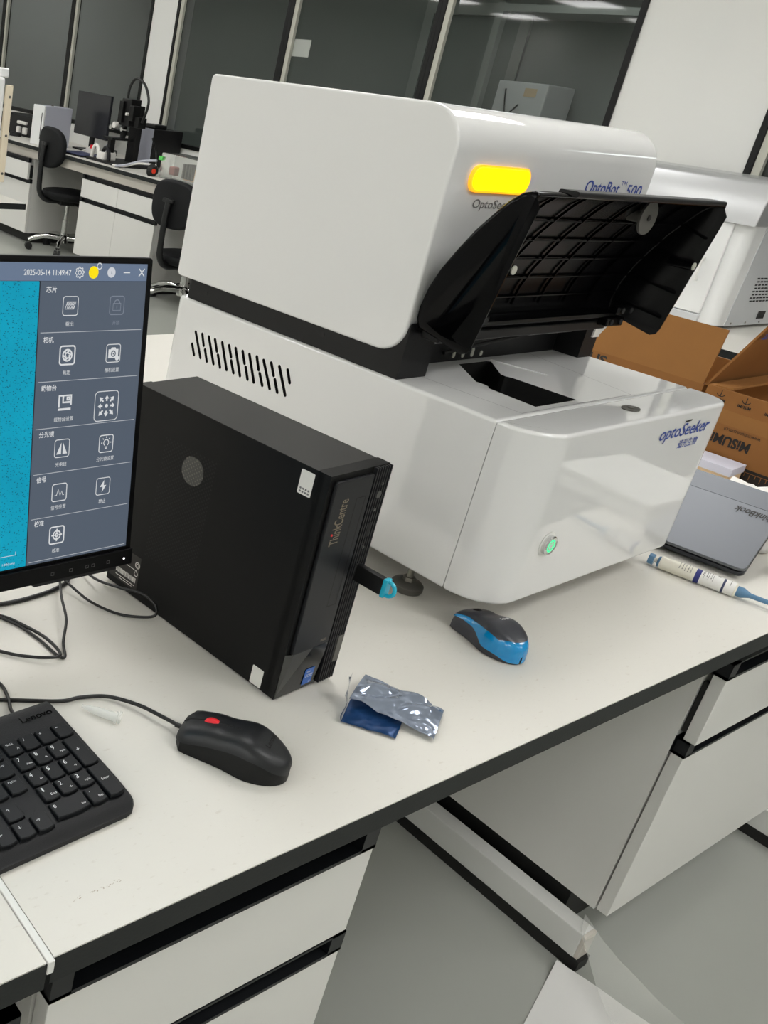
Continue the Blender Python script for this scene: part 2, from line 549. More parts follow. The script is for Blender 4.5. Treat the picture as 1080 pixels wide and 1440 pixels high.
for y, lab in ((3.5, 'white instrument box on a rack behind the glass, further to the right'), (4.5, 'white instrument box on a rack behind the glass, further to the left')):
    t = thing('instrument_box', lab, 'instrument', (7.12, y, 1.4005), 0, 'boxes on the corridor rack')
    MB().box(0, 0, 0, 0.36, 0.42, 0.26, 0.01).build('body', 'machine_white', t)
    MB().box(-0.004, 0.08, 0.16, 0, 0.18, 0.22).build('label_plate', 'paper_cream', t)
    MB().tube(smooth_path([(-0.004, 0.2, 0.1), (-0.05, 0.25, 0.02), (-0.03, 0.3, 0.1), (-0.004, 0.34, 0.2)]), 0.006).build('hose', 'cable_black', t)
tag(MB().box(XW + 0.0185, 4.62, 1.58, XW + 0.0195, 4.78, 1.68).build('notice', 'corridor_pale'), 'small pale notice stuck on the dark window glass', 'notice')
t = thing('door_frame', 'pale grey door frame seen dimly through the glass at the top', 'door frame', (8.02, 5.4, 0))
MB().box(0, 0, 0, 0.08, 0.1, 2.2).build('jamb', 'corridor_pale', t)
MB().box(0, 1.0, 0, 0.08, 1.1, 2.2).build('jamb', 'corridor_pale', t)
MB().box(0, 0, 2.2, 0.08, 1.1, 2.3).build('lintel', 'corridor_pale', t)

# ------------------------------------------------------------------ bench tops
def worktop(name, label, x0, y0, x1, y1, th=0.028):
    b = MB()
    b.box(x0, y0, T - th, x1, y1, T - 0.0015)
    o = b.build(name, 'edge_black')
    tag(o, label, 'worktop')
    s = MB().box(x0 + 0.0008, y0 + 0.0008, T - 0.0015, x1 - 0.0008, y1 - 0.0008, T).build('laminate_sheet', 'laminate', o)
    return o
YF = 0.3946
worktop('worktop', 'cream white lab worktop with a black edge carrying the instrument and computer', 0.3375, YF, 3.0, 1.86)
worktop('worktop', 'cream white worktop left of the white joint strip, in the lower left corner', -1.2, YF - 0.002, 0.3310, 1.86)
tag(MB().box(0.3312, YF - 0.003, T - 0.012, 0.3373, 1.86, T + 0.0012, 0.0008).build('joint_strip', 'matt_white'), 'white sealing strip in the joint between the two worktops', 'strip')

def cabinet(label, loc, rz, W, zb, D=0.6, drawer_out=0.0, split=0, zt=0.72, rail_top=0.652, plinth=None):
    """base cabinet with its front at local y = 0 facing -y: carcass, plinth, drawer and door under black finger rails"""
    t = thing('base_cabinet', label, 'cabinet', loc, rz)
    MB().box(0.0, 0.022, zb, W, D, zt).build('carcass', 'cabinet_white', t)
    MB().box(0.02, 0.07, 0.0, plinth or W - 0.02, D - 0.02, zb).build('plinth', 'kick_black', t)
    zd1, zr, zd0 = 0.494, 0.462, 0.62
    def rail(par, z0, z1, dy):
        b = MB()
        b.box(0.001, dy + 0.018, z0, W - 0.001, dy + 0.024, z1)
        b.box(0.001, dy - 0.001, z0, W - 0.001, dy + 0.02, z0 + 0.005)
        b.box(0.001, dy - 0.001, z1 - 0.003, W - 0.001, dy + 0.02, z1)
        b.box(0.001, dy - 0.001, z0, 0.024, dy + 0.02, z1)
        b.box(W - 0.024, dy - 0.001, z0, W - 0.001, dy + 0.02, z1)
        return b.build('handle_rail', 'handle_black', par)
    xs = [0.0, W] if not split else [0.0, W / 2, W]
    for i in range(len(xs) - 1):
        a, c = xs[i] + 0.0015, xs[i + 1] - 0.0015
        d = MB().box(a, -drawer_out, zd1, c, 0.019 - drawer_out, zd0, 0.001).build('drawer', 'cabinet_white', t)
        e = MB().box(a, 0.0, zb + 0.003, c, 0.019, zr, 0.001).build('door', 'cabinet_white', t)
        if i == 0:
            d0, e0 = d, e
    rail(d0, zd0 + 0.0005, rail_top, -drawer_out)
    rail(e0, zr + 0.0005, zd1 - 0.0005, 0.0)
    if drawer_out > 0:
        for xa in (0.006, W - 0.018):
            MB().box(xa, 0.019 - drawer_out, zd1 + 0.01, xa + 0.012, 0.021, zd0 - 0.02).build('drawer_side', 'kick_black', d0)
    return t
YC = 0.44
cabinet('white base cabinet with black finger rails under the keyboard and mouse', (0.378, YC, 0), 0, 0.428, 0.108, 0.62)
cabinet('white base cabinet with its top drawer slightly open, below the labelled tube', (1.617, YC, 0), 0, 0.9, 0.108, 0.62, drawer_out=0.007, plinth=0.66)
cabinet('white base cabinet mostly cut off by the lower left corner', (-0.56, YC - 0.015, 0), 0, 0.9, 0.108, 0.62)

tag(MB().box(0.81, 1.10, 0.0, 1.612, 1.12, 0.70).build('light_block_panel', 'cabinet_white'), 'added unseen white panel keeping light from behind out of the knee space', 'panel')  # hidden panel, added to block light from the open far side of the bench

# steel foot of the bench frame
t = thing('bench_foot_rail', 'white steel foot rail with black base lying on the floor beside the right cabinet', 'foot rail', (1.5745, 0.447, 0), 0)
MB().box(0, 0, 0.025, 0.037, 0.64, 0.080, 0.002).build('beam', 'matt_white', t)
MB().box(0.0, -0.012, 0.0, 0.037, 0.64, 0.025, 0.001).build('base_strip', 'kick_black', t)
b = MB(); b.prism(rrect(0.0, 0.025, 0.037, 0.080, 0.004, 3), XZ, -0.006, 0.0); b.build('end_cap', 'cabinet_edge', t)
copy_tree(t, (2.302, 0.395, 0), 0, 'white steel foot rail peeping out below the right cabinet at the right edge')

# torn packing film and sheet in front of the foot rail
def sheet(nu, nv, fn):
    b = MB()
    vs = [[b.bm.verts.new(fn(i / nu, j / nv)) for j in range(nv + 1)] for i in range(nu + 1)]
    for i in range(nu):
        for j in range(nv):
            b.bm.faces.new((vs[i][j], vs[i + 1][j], vs[i + 1][j + 1], vs[i][j + 1]))
    return b
def bil(c, u, v):
    c = [Vector(p) for p in c]
    return c[0] * (1 - u) * (1 - v) + c[1] * u * (1 - v) + c[2] * u * v + c[3] * (1 - u) * v
def wob(p, s, a, seed=0.0):
    return mnoise.noise(Vector(p) * s + Vector((seed, seed * 1.7, 0))) * a
def paper_fn(u, v):
    p = bil([(1.556, 0.462, 0), (1.30, 0.392, 0), (1.34, 0.215, 0), (1.60, 0.305, 0)], u, v)
    p.z = 0.0015 + abs(wob(p, 9, 0.004)) + 0.012 * max(0, 1 - u * 5) * (1 - v)
    return p
o = sheet(16, 16, paper_fn).build('packing_sheet', 'paper', smooth=60); tag(o, 'white packing sheet lying on the floor in front of the foot rail', 'sheet')
def film_fn(u, v):
    p = bil([(1.572, 0.452, 0.082), (1.616, 0.470, 0.082), (1.665, 0.250, 0.004), (1.50, 0.285, 0.004)], u, v)
    p.z = max(0.0065, p.z * (1 - v) ** 1.3 + 0.006 + abs(wob(p, 14, 0.012, 3)) * math.sin(PI * min(1, v * 1.2 + 0.05)))
    p.x += wob(p, 11, 0.012, 5) * v
    return p
o = sheet(18, 22, film_fn).build('plastic_film', 'film', smooth=60); tag(o, 'crinkled clear plastic film hanging from the end of the foot rail', 'plastic film')
# ------------------------------------------------------------------ the white optical instrument
W_I, D_I = 0.52, 0.670
inst = thing('optical_instrument', 'large glossy white benchtop instrument with open black hood and yellow status lamp', 'instrument', (1.08057, 0.54973, T), R(2.218))
ZB, ZT = 0.045, 0.284
# main body behind the front cover, with the vent slots and the sample well cut into it
b = MB()
(c0, c1), vr = b.prism(rrect(0.0, 0.0655, W_I, D_I, (0, 0, 0.02, 0.02), 5), XY, ZB, ZT, r=0.005, seg=3)
b.bm.faces.ensure_lookup_table(); b.bm.normal_update()
hole = [(.190, .247), (.262, .247), (.268, .243), (.2155, .1945), (.2135, .186), (.218, .1785), (.222, .083), (.117, .083), (.1235, .1555), (.131, .161), (.1335, .1700), (.1325, .181)]
b.cut(c1, [[(x, y, ZT) for x, y in hole]], (0, 0, -0.05), 1)
slots = [(610, 214, 601, 198), (607, 236, 585, 198), (591, 237, 583, 220), (578, 214, 569, 197), (575, 237, 553, 198), (560, 237, 551, 220), (547, 215, 537, 197), (543, 237, 522, 198), (527, 237, 518, 221), (516, 215, 506, 198), (512, 237, 491, 198), (496, 237, 487, 220), (483, 215, 474, 198), (481, 237, 460, 198), (465, 238, 456, 220), (452, 215, 442, 199), (450, 237, 426, 199), (434, 238, 424, 221), (420, 216, 410, 199), (417, 238, 394, 200), (400, 238, 391, 221)]
def stadium(y0, z0, y1, z1, r, n=4):
    a = math.atan2(z1 - z0, y1 - y0)
    pts = [(y1 + r * math.cos(a - PI / 2 + PI * k / n), z1 + r * math.sin(a - PI / 2 + PI * k / n)) for k in range(n + 1)]
    pts += [(y0 + r * math.cos(a + PI / 2 + PI * k / n), z0 + r * math.sin(a + PI / 2 + PI * k / n)) for k in range(n + 1)]
    return pts
b.bm.normal_update()
side = max((f for f in b.bm.faces if abs(f.calc_center_median().x) < 1e-4), key=lambda f: f.calc_area())
loops = []
for s in slots:
    y0, z0, y1, z1 = [v / 1000 for v in s]
    loops.append([(0.0, y, z) for y, z in stadium(y0, z0, y1, z1, 0.0028)])
b.cut(side, loops, (0.012, 0, 0), 1)
b.build('body', ['gloss_white', 'hole_black'], inst, smooth=35)
# front cover with round upright corners
b = MB()
b.prism(rrect(0.0, 0.0, W_I, 0.0645, (0.060, 0.040, 0, 0), 12), XY, ZB, ZT, r=0.005, seg=3)
fc = b.build('front_cover', 'gloss_white', inst, smooth=35)
# joint lines of the well plate on the deck
fn = lambda x, y: (x, y, ZT + 0.0003)
strokes('deck_joint', [[(.058, .252), (.066, .072), (.352, .072), (.40, .262)], [(.30, .170), (.352, .256)]], 0.0011, fn, 'print_grey', inst)
b = MB(); b.prism([(.275, .250), (.300, .170), (.335, .186), (.345, .252)], XY, ZT, ZT + 0.0015); b.build('deck_facet', 'gloss_white', inst)
# oval sensor on the deck
b = MB(); b.prism([(0.2725 + 0.0165 * math.cos(k / 28 * 2 * PI), 0.034 + 0.0105 * math.sin(k / 28 * 2 * PI)) for k in range(28)], XY, ZT - 0.001, ZT + 0.0015)
o = b.build('sensor_disc', 'grey_metal', inst)
b = MB(); b.prism([(0.2725 + 0.0055 * math.cos(k / 20 * 2 * PI), 0.034 + 0.0035 * math.sin(k / 20 * 2 * PI)) for k in range(20)], XY, ZT + 0.0014, ZT + 0.0024)
b.build('sensor_centre', 'steel', o)
# black base between the lower and upper housings, with the two pillars
b = MB()
b.prism(rrect(0.006, 0.262, W_I - 0.006, 0.655, 0.012, 4), XY, ZT, 0.320)
base = b.build('neck', 'satin_black', inst, smooth=35)
for y, z in ((0.605, 0.301), (0.357, 0.306)):
    MB().lathe([(0.0035, 0.0052), (0.0035, 0.0062), (0.002, 0.0062), (0.002, 0.0055)], 12, (0, y, z), 'x').build('screw', 'rubber', base)
for i, (x, z, h) in enumerate(((0.190, 0.289, 0.010), (0.214, 0.288, 0.018), (0.238, 0.288, 0.014), (0.262, 0.288, 0.008))):
    b = MB(); b.prism(rrect(x, z, x + 0.006, z + h, 0.0028, 4), XZ, 0.2605, 0.264); b.build('indicator_slot', 'alu', base)
def pillar(x0, x1, nm):
    prof = [(0.219, ZT), (0.300, ZT), (0.300, 0.3165), (0.262, 0.3165), (0.244, 0.321), (0.230, 0.334), (0.223, 0.352), (0.219, 0.362)]
    b = MB(); b.prism(prof, YZ, x0, x1)
    return b.build(nm, 'satin_black', inst, smooth=40)
pillar(0.004, 0.068, 'pillar')
p2 = pillar(0.477, W_I - 0.002, 'pillar')
b = MB(); b.prism([(0.497, 0.318), (0.518, 0.318), (0.519, 0.352), (0.502, 0.352)], XZ, 0.2165, 0.219); b.build('white_tag', 'sticker_white', p2)
b = MB(); b.prism([(0.518, 0.322), (0.534, 0.334), (0.519, 0.350)], XZ, 0.2168, 0.2185); b.build('tag_corner', 'sticker_white', p2)
# upper housing
b = MB()
b.prism(rrect(0.222, 0.316, 0.678, 0.632, (0.040, 0.008, 0.008, 0.052), 10), YZ, 0.0, W_I, r=0.004, seg=3)
b.build('upper_housing', 'gloss_white', inst, smooth=35)
VF = 0.222
lamp = MB(); lamp.prism(rrect(0.042, 0.5325, 0.177, 0.5665, 0.0165, 8), XZ, VF - 0.004, VF, r=0.0)
o = lamp.build('status_lamp', 'lamp_rim', inst, smooth=40); o['label'] = 'glowing yellow status lamp'
b = MB(); b.prism(rrect(0.046, 0.5355, 0.173, 0.5635, 0.0138, 8), XZ, VF - 0.0055, VF - 0.004); b.build('lamp_lens', 'lamp_yellow', o)
text('lettering', 'OptoSeeker', (0.119, VF - 0.0003, 0.5165), (1, 0, 0), (0, 0, 1), 0.107, 0.015, 'print_grey', inst, bold=0.012, shear=0.12)
text('lettering', 'OptoBot', (0.379, VF - 0.0003, 0.5465), (1, 0, 0), (0, 0, 1), 0.098, 0.024, 'print_blue', inst, bold=0.012, shear=0.15)
text('lettering', 'TM', (0.4375, VF - 0.0003, 0.557), (1, 0, 0), (0, 0, 1), 0.017, 0.007, 'print_blue', inst)
text('lettering', '500', (0.474, VF - 0.0003, 0.5475), (1, 0, 0), (0, 0, 1), 0.046, 0.018, 'print_blue', inst, bold=0.012, shear=0.15)
# print and power button on the front cover
text('lettering', 'optoSeeker', (0.383, -0.0003, 0.2525), (1, 0, 0), (0, 0, 1), 0.150, 0.026, 'print_blue', fc, bold=0.012, shear=0.22)
strokes('lettering_accent', [[(0.372, 0.2675), (0.392, 0.2685)]], 0.0028, lambda x, y: (x, -0.0005, y), 'print_dark', fc)
text('lettering', '追光生物', (0.408, -0.0003, 0.2325), (1, 0, 0), (0, 0, 1), 0.060, 0.0135, 'print_blue', fc, bold=0.01)
bt = MB().lathe([(0.0175, -0.0008), (0.0175, 0.0), (0.0, 0.0)][::-1] + [], 28, (0.0938, -0.0002, 0.1275), 'y')
btn = bt.build('power_button', 'matt_white', fc, smooth=40)
MB().lathe([(0.0095, -0.001), (0.0135, -0.001), (0.0135, -0.006), (0.0118, -0.0075), (0.0095, -0.0065)], 28, (0.0938, 0, 0.1275), 'y').build('button_ring', 'chrome', btn, smooth=40)
MB().lathe([(0.0, -0.001), (0.0092, -0.001), (0.0092, -0.006), (0.0, -0.0062)], 28, (0.0938, 0, 0.1275), 'y').build('button_cap', 'steel', btn, smooth=40)
fb = lambda x, y: (0.0938 + x, -0.0066, 0.1275 + y)
strokes('glow_ring', [circ(0, 0, 0.0078, 28)], 0.0024, fb, 'button_green', btn)
strokes('power_symbol', [circ(0, 0, 0.0040, 16, 125, 415), [(0, 0.0015), (0, 0.005)]], 0.0011, fb, 'button_green', btn)
# feet
for x, y in ((0.032, 0.132), (W_I - 0.05, 0.132), (0.032, 0.60), (W_I - 0.05, 0.60)):
    f = MB().lathe([(0.0, 0.0), (0.021, 0.0), (0.022, 0.003), (0.022, 0.009), (0.019, 0.012), (0.008, 0.014), (0.0, 0.014)], 28, (x, y, 0)).build('foot', 'grey_metal', inst, smooth=40)
    MB().lathe([(0.0045, 0.012), (0.0045, 0.046)], 12, (x, y, 0)).build('threaded_stud', 'steel', f, smooth=40)
    MB().lathe([(0.0, 0.014), (0.0085, 0.014), (0.0085, 0.020), (0.0, 0.020)], 6, (x, y, 0)).build('lock_nut', 'steel', f)
# hood: hinged black shell standing open, its hollow side to the front
U0, U1 = 0.006, 0.514
outer = [(0.2130, 0.3570), (0.2185, 0.3700), (0.2190, 0.3850), (0.2140, 0.4120), (0.2040, 0.4390), (0.1890, 0.4670), (0.1730, 0.4940), (0.1550, 0.5180), (0.1390, 0.5370), (0.1270, 0.5470), (0.1150, 0.5510), (0.1060, 0.5490)]
rim = [(0.1010, 0.5330), (0.1312, 0.3560), (0.1345, 0.3475), (0.1420, 0.3440)]
def shell_rings():
    rings = []
    rr = 0.006
    def prof(d):
        P = outer
        out = []
        for i, p in enumerate(P):
            a, c = Vector(P[max(i - 1, 0)]), Vector(P[min(i + 1, len(P) - 1)])
            t = (c - a).normalized()
            out.append((p[0] - t.y * d * 1.0, p[1] + t.x * d * -1.0) if False else (p[0] + (-t.y) * d, p[1] + t.x * d))
        return out
    def inward(d):
        q = prof(d); q2 = prof(-d)
        cx = sum(p[0] for p in q) / len(q); cx2 = sum(p[0] for p in q2) / len(q2)
        return q if cx < cx2 else q2
    us = []
    for k in range(5):
        t = k / 4 * PI / 2
        us.append((U0 + rr * (1 - math.cos(t)) if False else U0 + rr * (1 - math.cos(t)), rr * (1 - math.sin(t))))
    left = us
    right_ = [(U0 + U1 - u, d) for u, d in reversed(us)]
    return [[(u, y, z) for y, z in inward(d)] for u, d in left + right_]
b = MB()
rings = shell_rings()
_, vr = b.loft(rings, closed=False, cap0=False, cap1=False)
for ring, u in ((vr[0], U0), (vr[-1], U1)):
    extra = [b.bm.verts.new((u, y, z)) for y, z in rim]
    f = b.bm.faces.new(ring + extra)
o = b.build('hood_shell', ['piano_black', 'lid_inner'], inst, smooth=24, recalc=False)
# make all normals point outwards (away from the hollow)
bm = bmesh.new(); bm.from_mesh(o.data)
cen = Vector((0.26, 0.12, 0.44))
bmesh.ops.recalc_face_normals(bm, faces=bm.faces[:])
bm.normal_update()
f0 = max(bm.faces, key=lambda f: f.calc_area())
if (f0.calc_center_median() - cen).dot(f0.normal) < 0:
    bmesh.ops.reverse_faces(bm, faces=bm.faces[:])
bm.to_mesh(o.data); bm.free()
sol = o.modifiers.new('wall', 'SOLIDIFY'); sol.thickness = 0.0032; sol.offset = -1; sol.material_offset = 1; sol.material_offset_rim = 0
hood = o
# lip along the upper edge of the hood
b = MB(); b.prism(rrect(0.098, 0.5475, 0.124, 0.5545, 0.003, 3), YZ, 0.080, 0.490); b.build('hood_lip', 'satin_black', hood, smooth=40)
# ribs inside the hood
inner_pts = [(y - 0.005, z - 0.001) for y, z in outer[1:10]]
def at_inner(z):
    for (y0, z0), (y1, z1) in zip(inner_pts, inner_pts[1:]):
        if z0 <= z <= z1:
            return y0 + (y1 - y0) * (z - z0) / (z1 - z0)
    return inner_pts[-1][0]
for z in (0.395, 0.424, 0.453, 0.482, 0.511):
    y = at_inner(z)
    MB().box(U0 + 0.004, y - 0.0035, z - 0.0008, U1 - 0.004, y, z + 0.0008).build('rib', 'lid_inner', hood)
for x in (0.075, 0.145, 0.215, 0.285, 0.355, 0.425):
    pts = [(y, z) for y, z in inner_pts if z > 0.38]
    poly = pts + [(y - 0.0035, z - 0.0012) for y, z in reversed(pts)]
    b = MB(); b.prism(poly, YZ, x - 0.0008, x + 0.0008); b.build('rib', 'lid_inner', hood)
for z in (0.385, 0.425, 0.470, 0.510):                      # ribs on the inside of the right cheek
    y1 = at_inner(max(z, 0.372)) if z > 0.372 else 0.2
    b = MB(); b.prism([(0.128 - (z - 0.36) * 0.16 + 0.01, z - 0.012), (y1 - 0.006, z), (y1 - 0.006, z + 0.003), (0.128 - (z - 0.36) * 0.16 + 0.01, z - 0.009)], YZ, U1 - 0.011, U1 - 0.003); b.build('rib', 'lid_inner', hood)
    b = MB(); b.prism([(0.128 - (z - 0.36) * 0.16 + 0.01, z - 0.012), (y1 - 0.006, z), (y1 - 0.006, z + 0.003), (0.128 - (z - 0.36) * 0.16 + 0.01, z - 0.009)], YZ, U0 + 0.003, U0 + 0.011); b.build('rib', 'lid_inner', hood)
d = MB().lathe([(0.0, 0.124), (0.0225, 0.124), (0.0225, 0.127), (0.008, 0.130), (0.008, 0.150), (0.0, 0.150)], 28, (0.331, 0, 0.5235), 'y').build('magnet_disc', 'grey_metal', hood, smooth=40)
MB().lathe([(0.0, 0.1225), (0.004, 0.1225), (0.004, 0.124), (0.0, 0.124)], 14, (0.331, 0, 0.5235), 'y').build('disc_screw', 'print_dark', d)
for x in (0.018, 0.502):
    MB().lathe([(0.0, 0.1145), (0.0065, 0.1145), (0.0065, 0.150), (0.0, 0.150)], 18, (x, 0, 0.458), 'y').build('bumper', 'lid_inner', hood, smooth=40)
    MB().lathe([(0.0, 0.113), (0.0055, 0.113), (0.0055, 0.1145), (0.0, 0.1145)], 18, (x, 0, 0.458), 'y').build('bumper_pad', 'alu', hood, smooth=40)
# hinge bars and brackets
MB().box(0.020, 0.176, 0.3655, 0.46, 0.206, 0.3725, 0.001).build('hinge_bar', 'lid_inner', hood)
MB().box(0.020, 0.185, 0.344, 0.455, 0.212, 0.358, 0.002).build('hinge_bar', 'satin_black', hood)
for x in (0.03, 0.425):
    h = MB().box(x, 0.170, 0.352, x + 0.05, 0.186, 0.366, 0.002).box(x + 0.01, 0.165, 0.372, x + 0.06, 0.180, 0.384, 0.002).build('hinge', 'lid_inner', hood)
    for dx, z, y in ((0.012, 0.359, 0.1685), (0.040, 0.359, 0.1685), (0.024, 0.378, 0.1635), (0.050, 0.378, 0.1635)):
        MB().lathe([(0.0, y), (0.0042, y), (0.0042, y + 0.004), (0.0, y + 0.004)], 10, (x + dx, 0, z), 'y').build('hinge_screw', 'rubber', h)
b = MB(); b.tube([(0.16, 0.258, 0.300), (0.40, 0.205, 0.350)], 0.003); b.build('gas_strut', 'rubber', hood)

# ------------------------------------------------------------------ computer tower
pc = thing('computer_tower', 'small black desktop computer standing upright between monitor and white instrument', 'computer', (0.7308, 0.5640, T), R(4.95))
PW, PD, PH = 0.1003, 0.2915, 0.2745
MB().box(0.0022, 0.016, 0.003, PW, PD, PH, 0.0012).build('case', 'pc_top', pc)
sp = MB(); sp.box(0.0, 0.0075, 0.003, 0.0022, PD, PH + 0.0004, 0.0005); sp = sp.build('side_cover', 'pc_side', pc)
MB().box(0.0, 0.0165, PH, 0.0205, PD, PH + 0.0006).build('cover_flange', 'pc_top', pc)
MB().box(0.0, 0.0, 0.003, PW, 0.0158, PH + 0.0006).build('front_bezel', 'pc_side', pc)
for x in (0.008, PW - 0.018):
    for y in (0.02, PD - 0.03):
        MB().box(x, y, 0.0, x + 0.01, y + 0.01, 0.003).build('foot', 'rubber', pc)
# perforated vent on the side
b = MB()
for i in range(27):
    for j in range(30):
        y = 0.1475 + i * 0.00315; z = 0.0695 + j * 0.00545 + (0.00272 if i % 2 else 0)
        if z > 0.229: continue
        b.poly([(-0.0003, y + 0.0013 * math.cos(k * PI / 3), z + 0.0013 * math.sin(k * PI / 3)) for k in range(6)])
o = b.build('vent_holes', 'hole_black', pc, recalc=False); o['kind'] = 'stuff'
MB().lathe([(0.0, -0.0002), (0.0175, -0.0002), (0.0175, -0.0001), (0.0, -0.0001)], 28, (0, 0.180, 0.2045), 'x').build('fan_hub', 'pc_facet', pc)
b = MB()
for i in range(27):
    for j in range(30):
        y = 0.1475 + i * 0.00315; z = 0.0695 + j * 0.00545 + (0.00272 if i % 2 else 0)
        if (y - 0.180) ** 2 + (z - 0.2045) ** 2 < 0.0172 ** 2:
            b.poly([(-0.0005, y + 0.0012 * math.cos(k * PI / 3), z + 0.0012 * math.sin(k * PI / 3)) for k in range(6)])
o = b.build('hub_holes', 'grey_metal', pc, recalc=False); o['kind'] = 'stuff'
# front: raised plate, ribs, facet, print
pl = MB(); pl.prism(rrect(0.0075, 0.0615, 0.0705, 0.2685, 0.002, 3), XZ, -0.0045, 0.0, r=0.0012, seg=2); pl = pl.build('front_plate', 'pc_plate', pc, smooth=35)
for i in range(7):
    x = 0.0726 + i * 0.0042
    MB().box(x, -0.0045, 0.004, x + 0.0021, 0.0, 0.2745, 0.0004, 1).build('rib', 'pc_plate', pc)
MB().box(0.0712, -0.0006, 0.004, PW - 0.0006, 0.0, 0.2735).build('rib_ground', 'hole_black', pc)
b = MB(); b.poly([(0.0006, -0.0006, 0.0035), (0.0115, -0.004, 0.0612), (0.044, -0.0042, 0.0612)]); b.poly([(0.0006, -0.0006, 0.0035), (0.0006, -0.0004, 0.0612), (0.0115, -0.004, 0.0612)])
b.build('facet', 'pc_facet', pc, recalc=False)
b = MB(); b.poly([(0.0006, -0.0007, 0.0035), (0.044, -0.0042, 0.0612), (0.0705, -0.0042, 0.0612), (0.0705, -0.0008, 0.0035)]); b.build('lower_panel', 'pc_gloss', pc, recalc=False)
text('lettering', 'ThinkCentre', (0.0262, -0.0046, 0.2205), (0, 0, 1), (-1, 0, 0), 0.0535, 0.0150, 'print_silver', pl, bold=0.012)
b = MB().lathe([(0.0, -0.0052), (0.0014, -0.0052), (0.0014, -0.0045), (0.0, -0.0045)], 12, (0.0200, 0, 0.2070), 'y').build('red_dot', 'red_plastic', pl)
strokes('drive_slot', [[(0.0475, 0.1135), (0.0475, 0.245), (0.0625, 0.245), (0.0625, 0.1135), (0.0475, 0.1135)]], 0.0011, lambda x, y: (x, -0.0048, y), 'hole_black', pl)
text('lettering', 'neo', (0.0585, -0.0046, 0.0680), (1, 0, 0), (0, 0, 1), 0.010, 0.0032, 'print_silver', pl)
fs = lambda x, y: (x, -0.0040, y)
o = strokes('chip_sticker', [], 0.001, lambda x, y: (x, -0.0044 + (0.0612 - y) / 0.0577 * 0.0028, y), 'intel_blue', pc, fills=[[(0.044, 0.0085), (0.0605, 0.0085), (0.0605, 0.0305), (0.044, 0.0305)]])
for s, z, w, h in (('intel', 0.0268, 0.0065, 0.0028), ('CORE', 0.0205, 0.0125, 0.0042), ('i5', 0.0115, 0.0028, 0.0028)):
    text('lettering', s, (0.0522 + (0.004 if s == 'i5' else -0.002 if s == 'intel' else 0), -0.0046 + (0.0612 - z) / 0.0577 * 0.0028, z), (1, 0, 0), (0, 0, 1), w, h, 'print_white', o)
MB().box(0.0885, -0.0052, 0.0285, 0.0985, -0.0036, 0.0635).build('grey_sticker', 'grey_metal', pc)
for x, z, r in ((0.0865, 0.2425, 0.0042), (0.0885, 0.2545, 0.0016), (0.0865, 0.2245, 0.0018), (0.0855, 0.1790, 0.0018)):
    MB().lathe([(0.0, -0.0054), (r, -0.0054), (r, -0.0034), (0.0, -0.0034)], 16, (x, 0, z), 'y').build('button', 'pc_facet', pc)
for z in (0.200, 0.150):
    MB().box(0.0825, -0.0050, z - 0.0085, 0.0895, -0.0034, z + 0.0085, 0.0006, 1).build('port', 'hole_black', pc)
# labels on the side
lb = MB(); lb.prism(rrect(0.0185, 0.2430, 0.0355, 0.2695, 0.001, 2), YZ, -0.0003, 0.0); lb = lb.build('white_label', 'sticker_white', pc)
strokes('label_marks', [], 0.001, lambda x, y: (-0.0004, x, y), 'print_grey', lb, fills=[[(0.0205 + i * 0.0035, 0.2450 + j * 0.0034), (0.0228 + i * 0.0035, 0.2450 + j * 0.0034), (0.0228 + i * 0.0035, 0.2471 + j * 0.0034), (0.0205 + i * 0.0035, 0.2471 + j * 0.0034)] for i in range(4) for j in range(2)])
b = MB(); b.prism(rrect(0.0200, 0.0045, 0.0358, 0.0275, 0.001, 2), YZ, -0.0003, 0.0); b.build('white_label', 'sticker_white', pc)
lb = MB(); lb.prism(rrect(0.234, 0.012, 0.288, 0.060, 0.001, 2), YZ, -0.0003, 0.0); lb = lb.build('rating_label', 'print_dark', pc)
bars = []
y = 0.238
while y < 0.275:
    w = random.choice((0.0005, 0.0008, 0.0012)); bars.append([(y, 0.0225), (y + w, 0.0225), (y + w, 0.0295), (y, 0.0295)]); y += w + random.choice((0.0004, 0.0007))
strokes('barcode', [[(0.238, 0.0400), (0.262, 0.0400)], [(0.238, 0.0185), (0.275, 0.0185)], [(0.243, 0.0155), (0.268, 0.0155)], circ(0.2385, 0.0480, 0.0040, 16), circ(0.2385, 0.0480, 0.0022, 12), circ(0.2390, 0.0355, 0.0030, 14)], 0.0009, lambda a, c: (-0.0005, a, c), 'sticker_white', lb, fills=bars)

# USB stick in the front port
us = thing('usb_stick', 'black USB stick with bright cyan loop end, plugged into the tower front', 'usb stick', (0.7308, 0.5640, T), R(4.95))
MB().box(0.0835, -0.0395, 0.1375, 0.0925, -0.0038, 0.1580, 0.002).build('body', 'satin_black', us, smooth=40)
MB().box(0.0828, -0.0445, 0.1368, 0.0932, -0.0395, 0.1587, 0.0012).build('cap_end', 'usb_cyan', us, smooth=40)
b = MB(); b.tube([(0.088, -0.0445 - 0.0085 * math.sin(a * PI / 12), 0.1478 + 0.0085 * math.cos(a * PI / 12)) for a in range(13)], 0.0022); b.build('loop', 'usb_cyan', us, smooth=40)
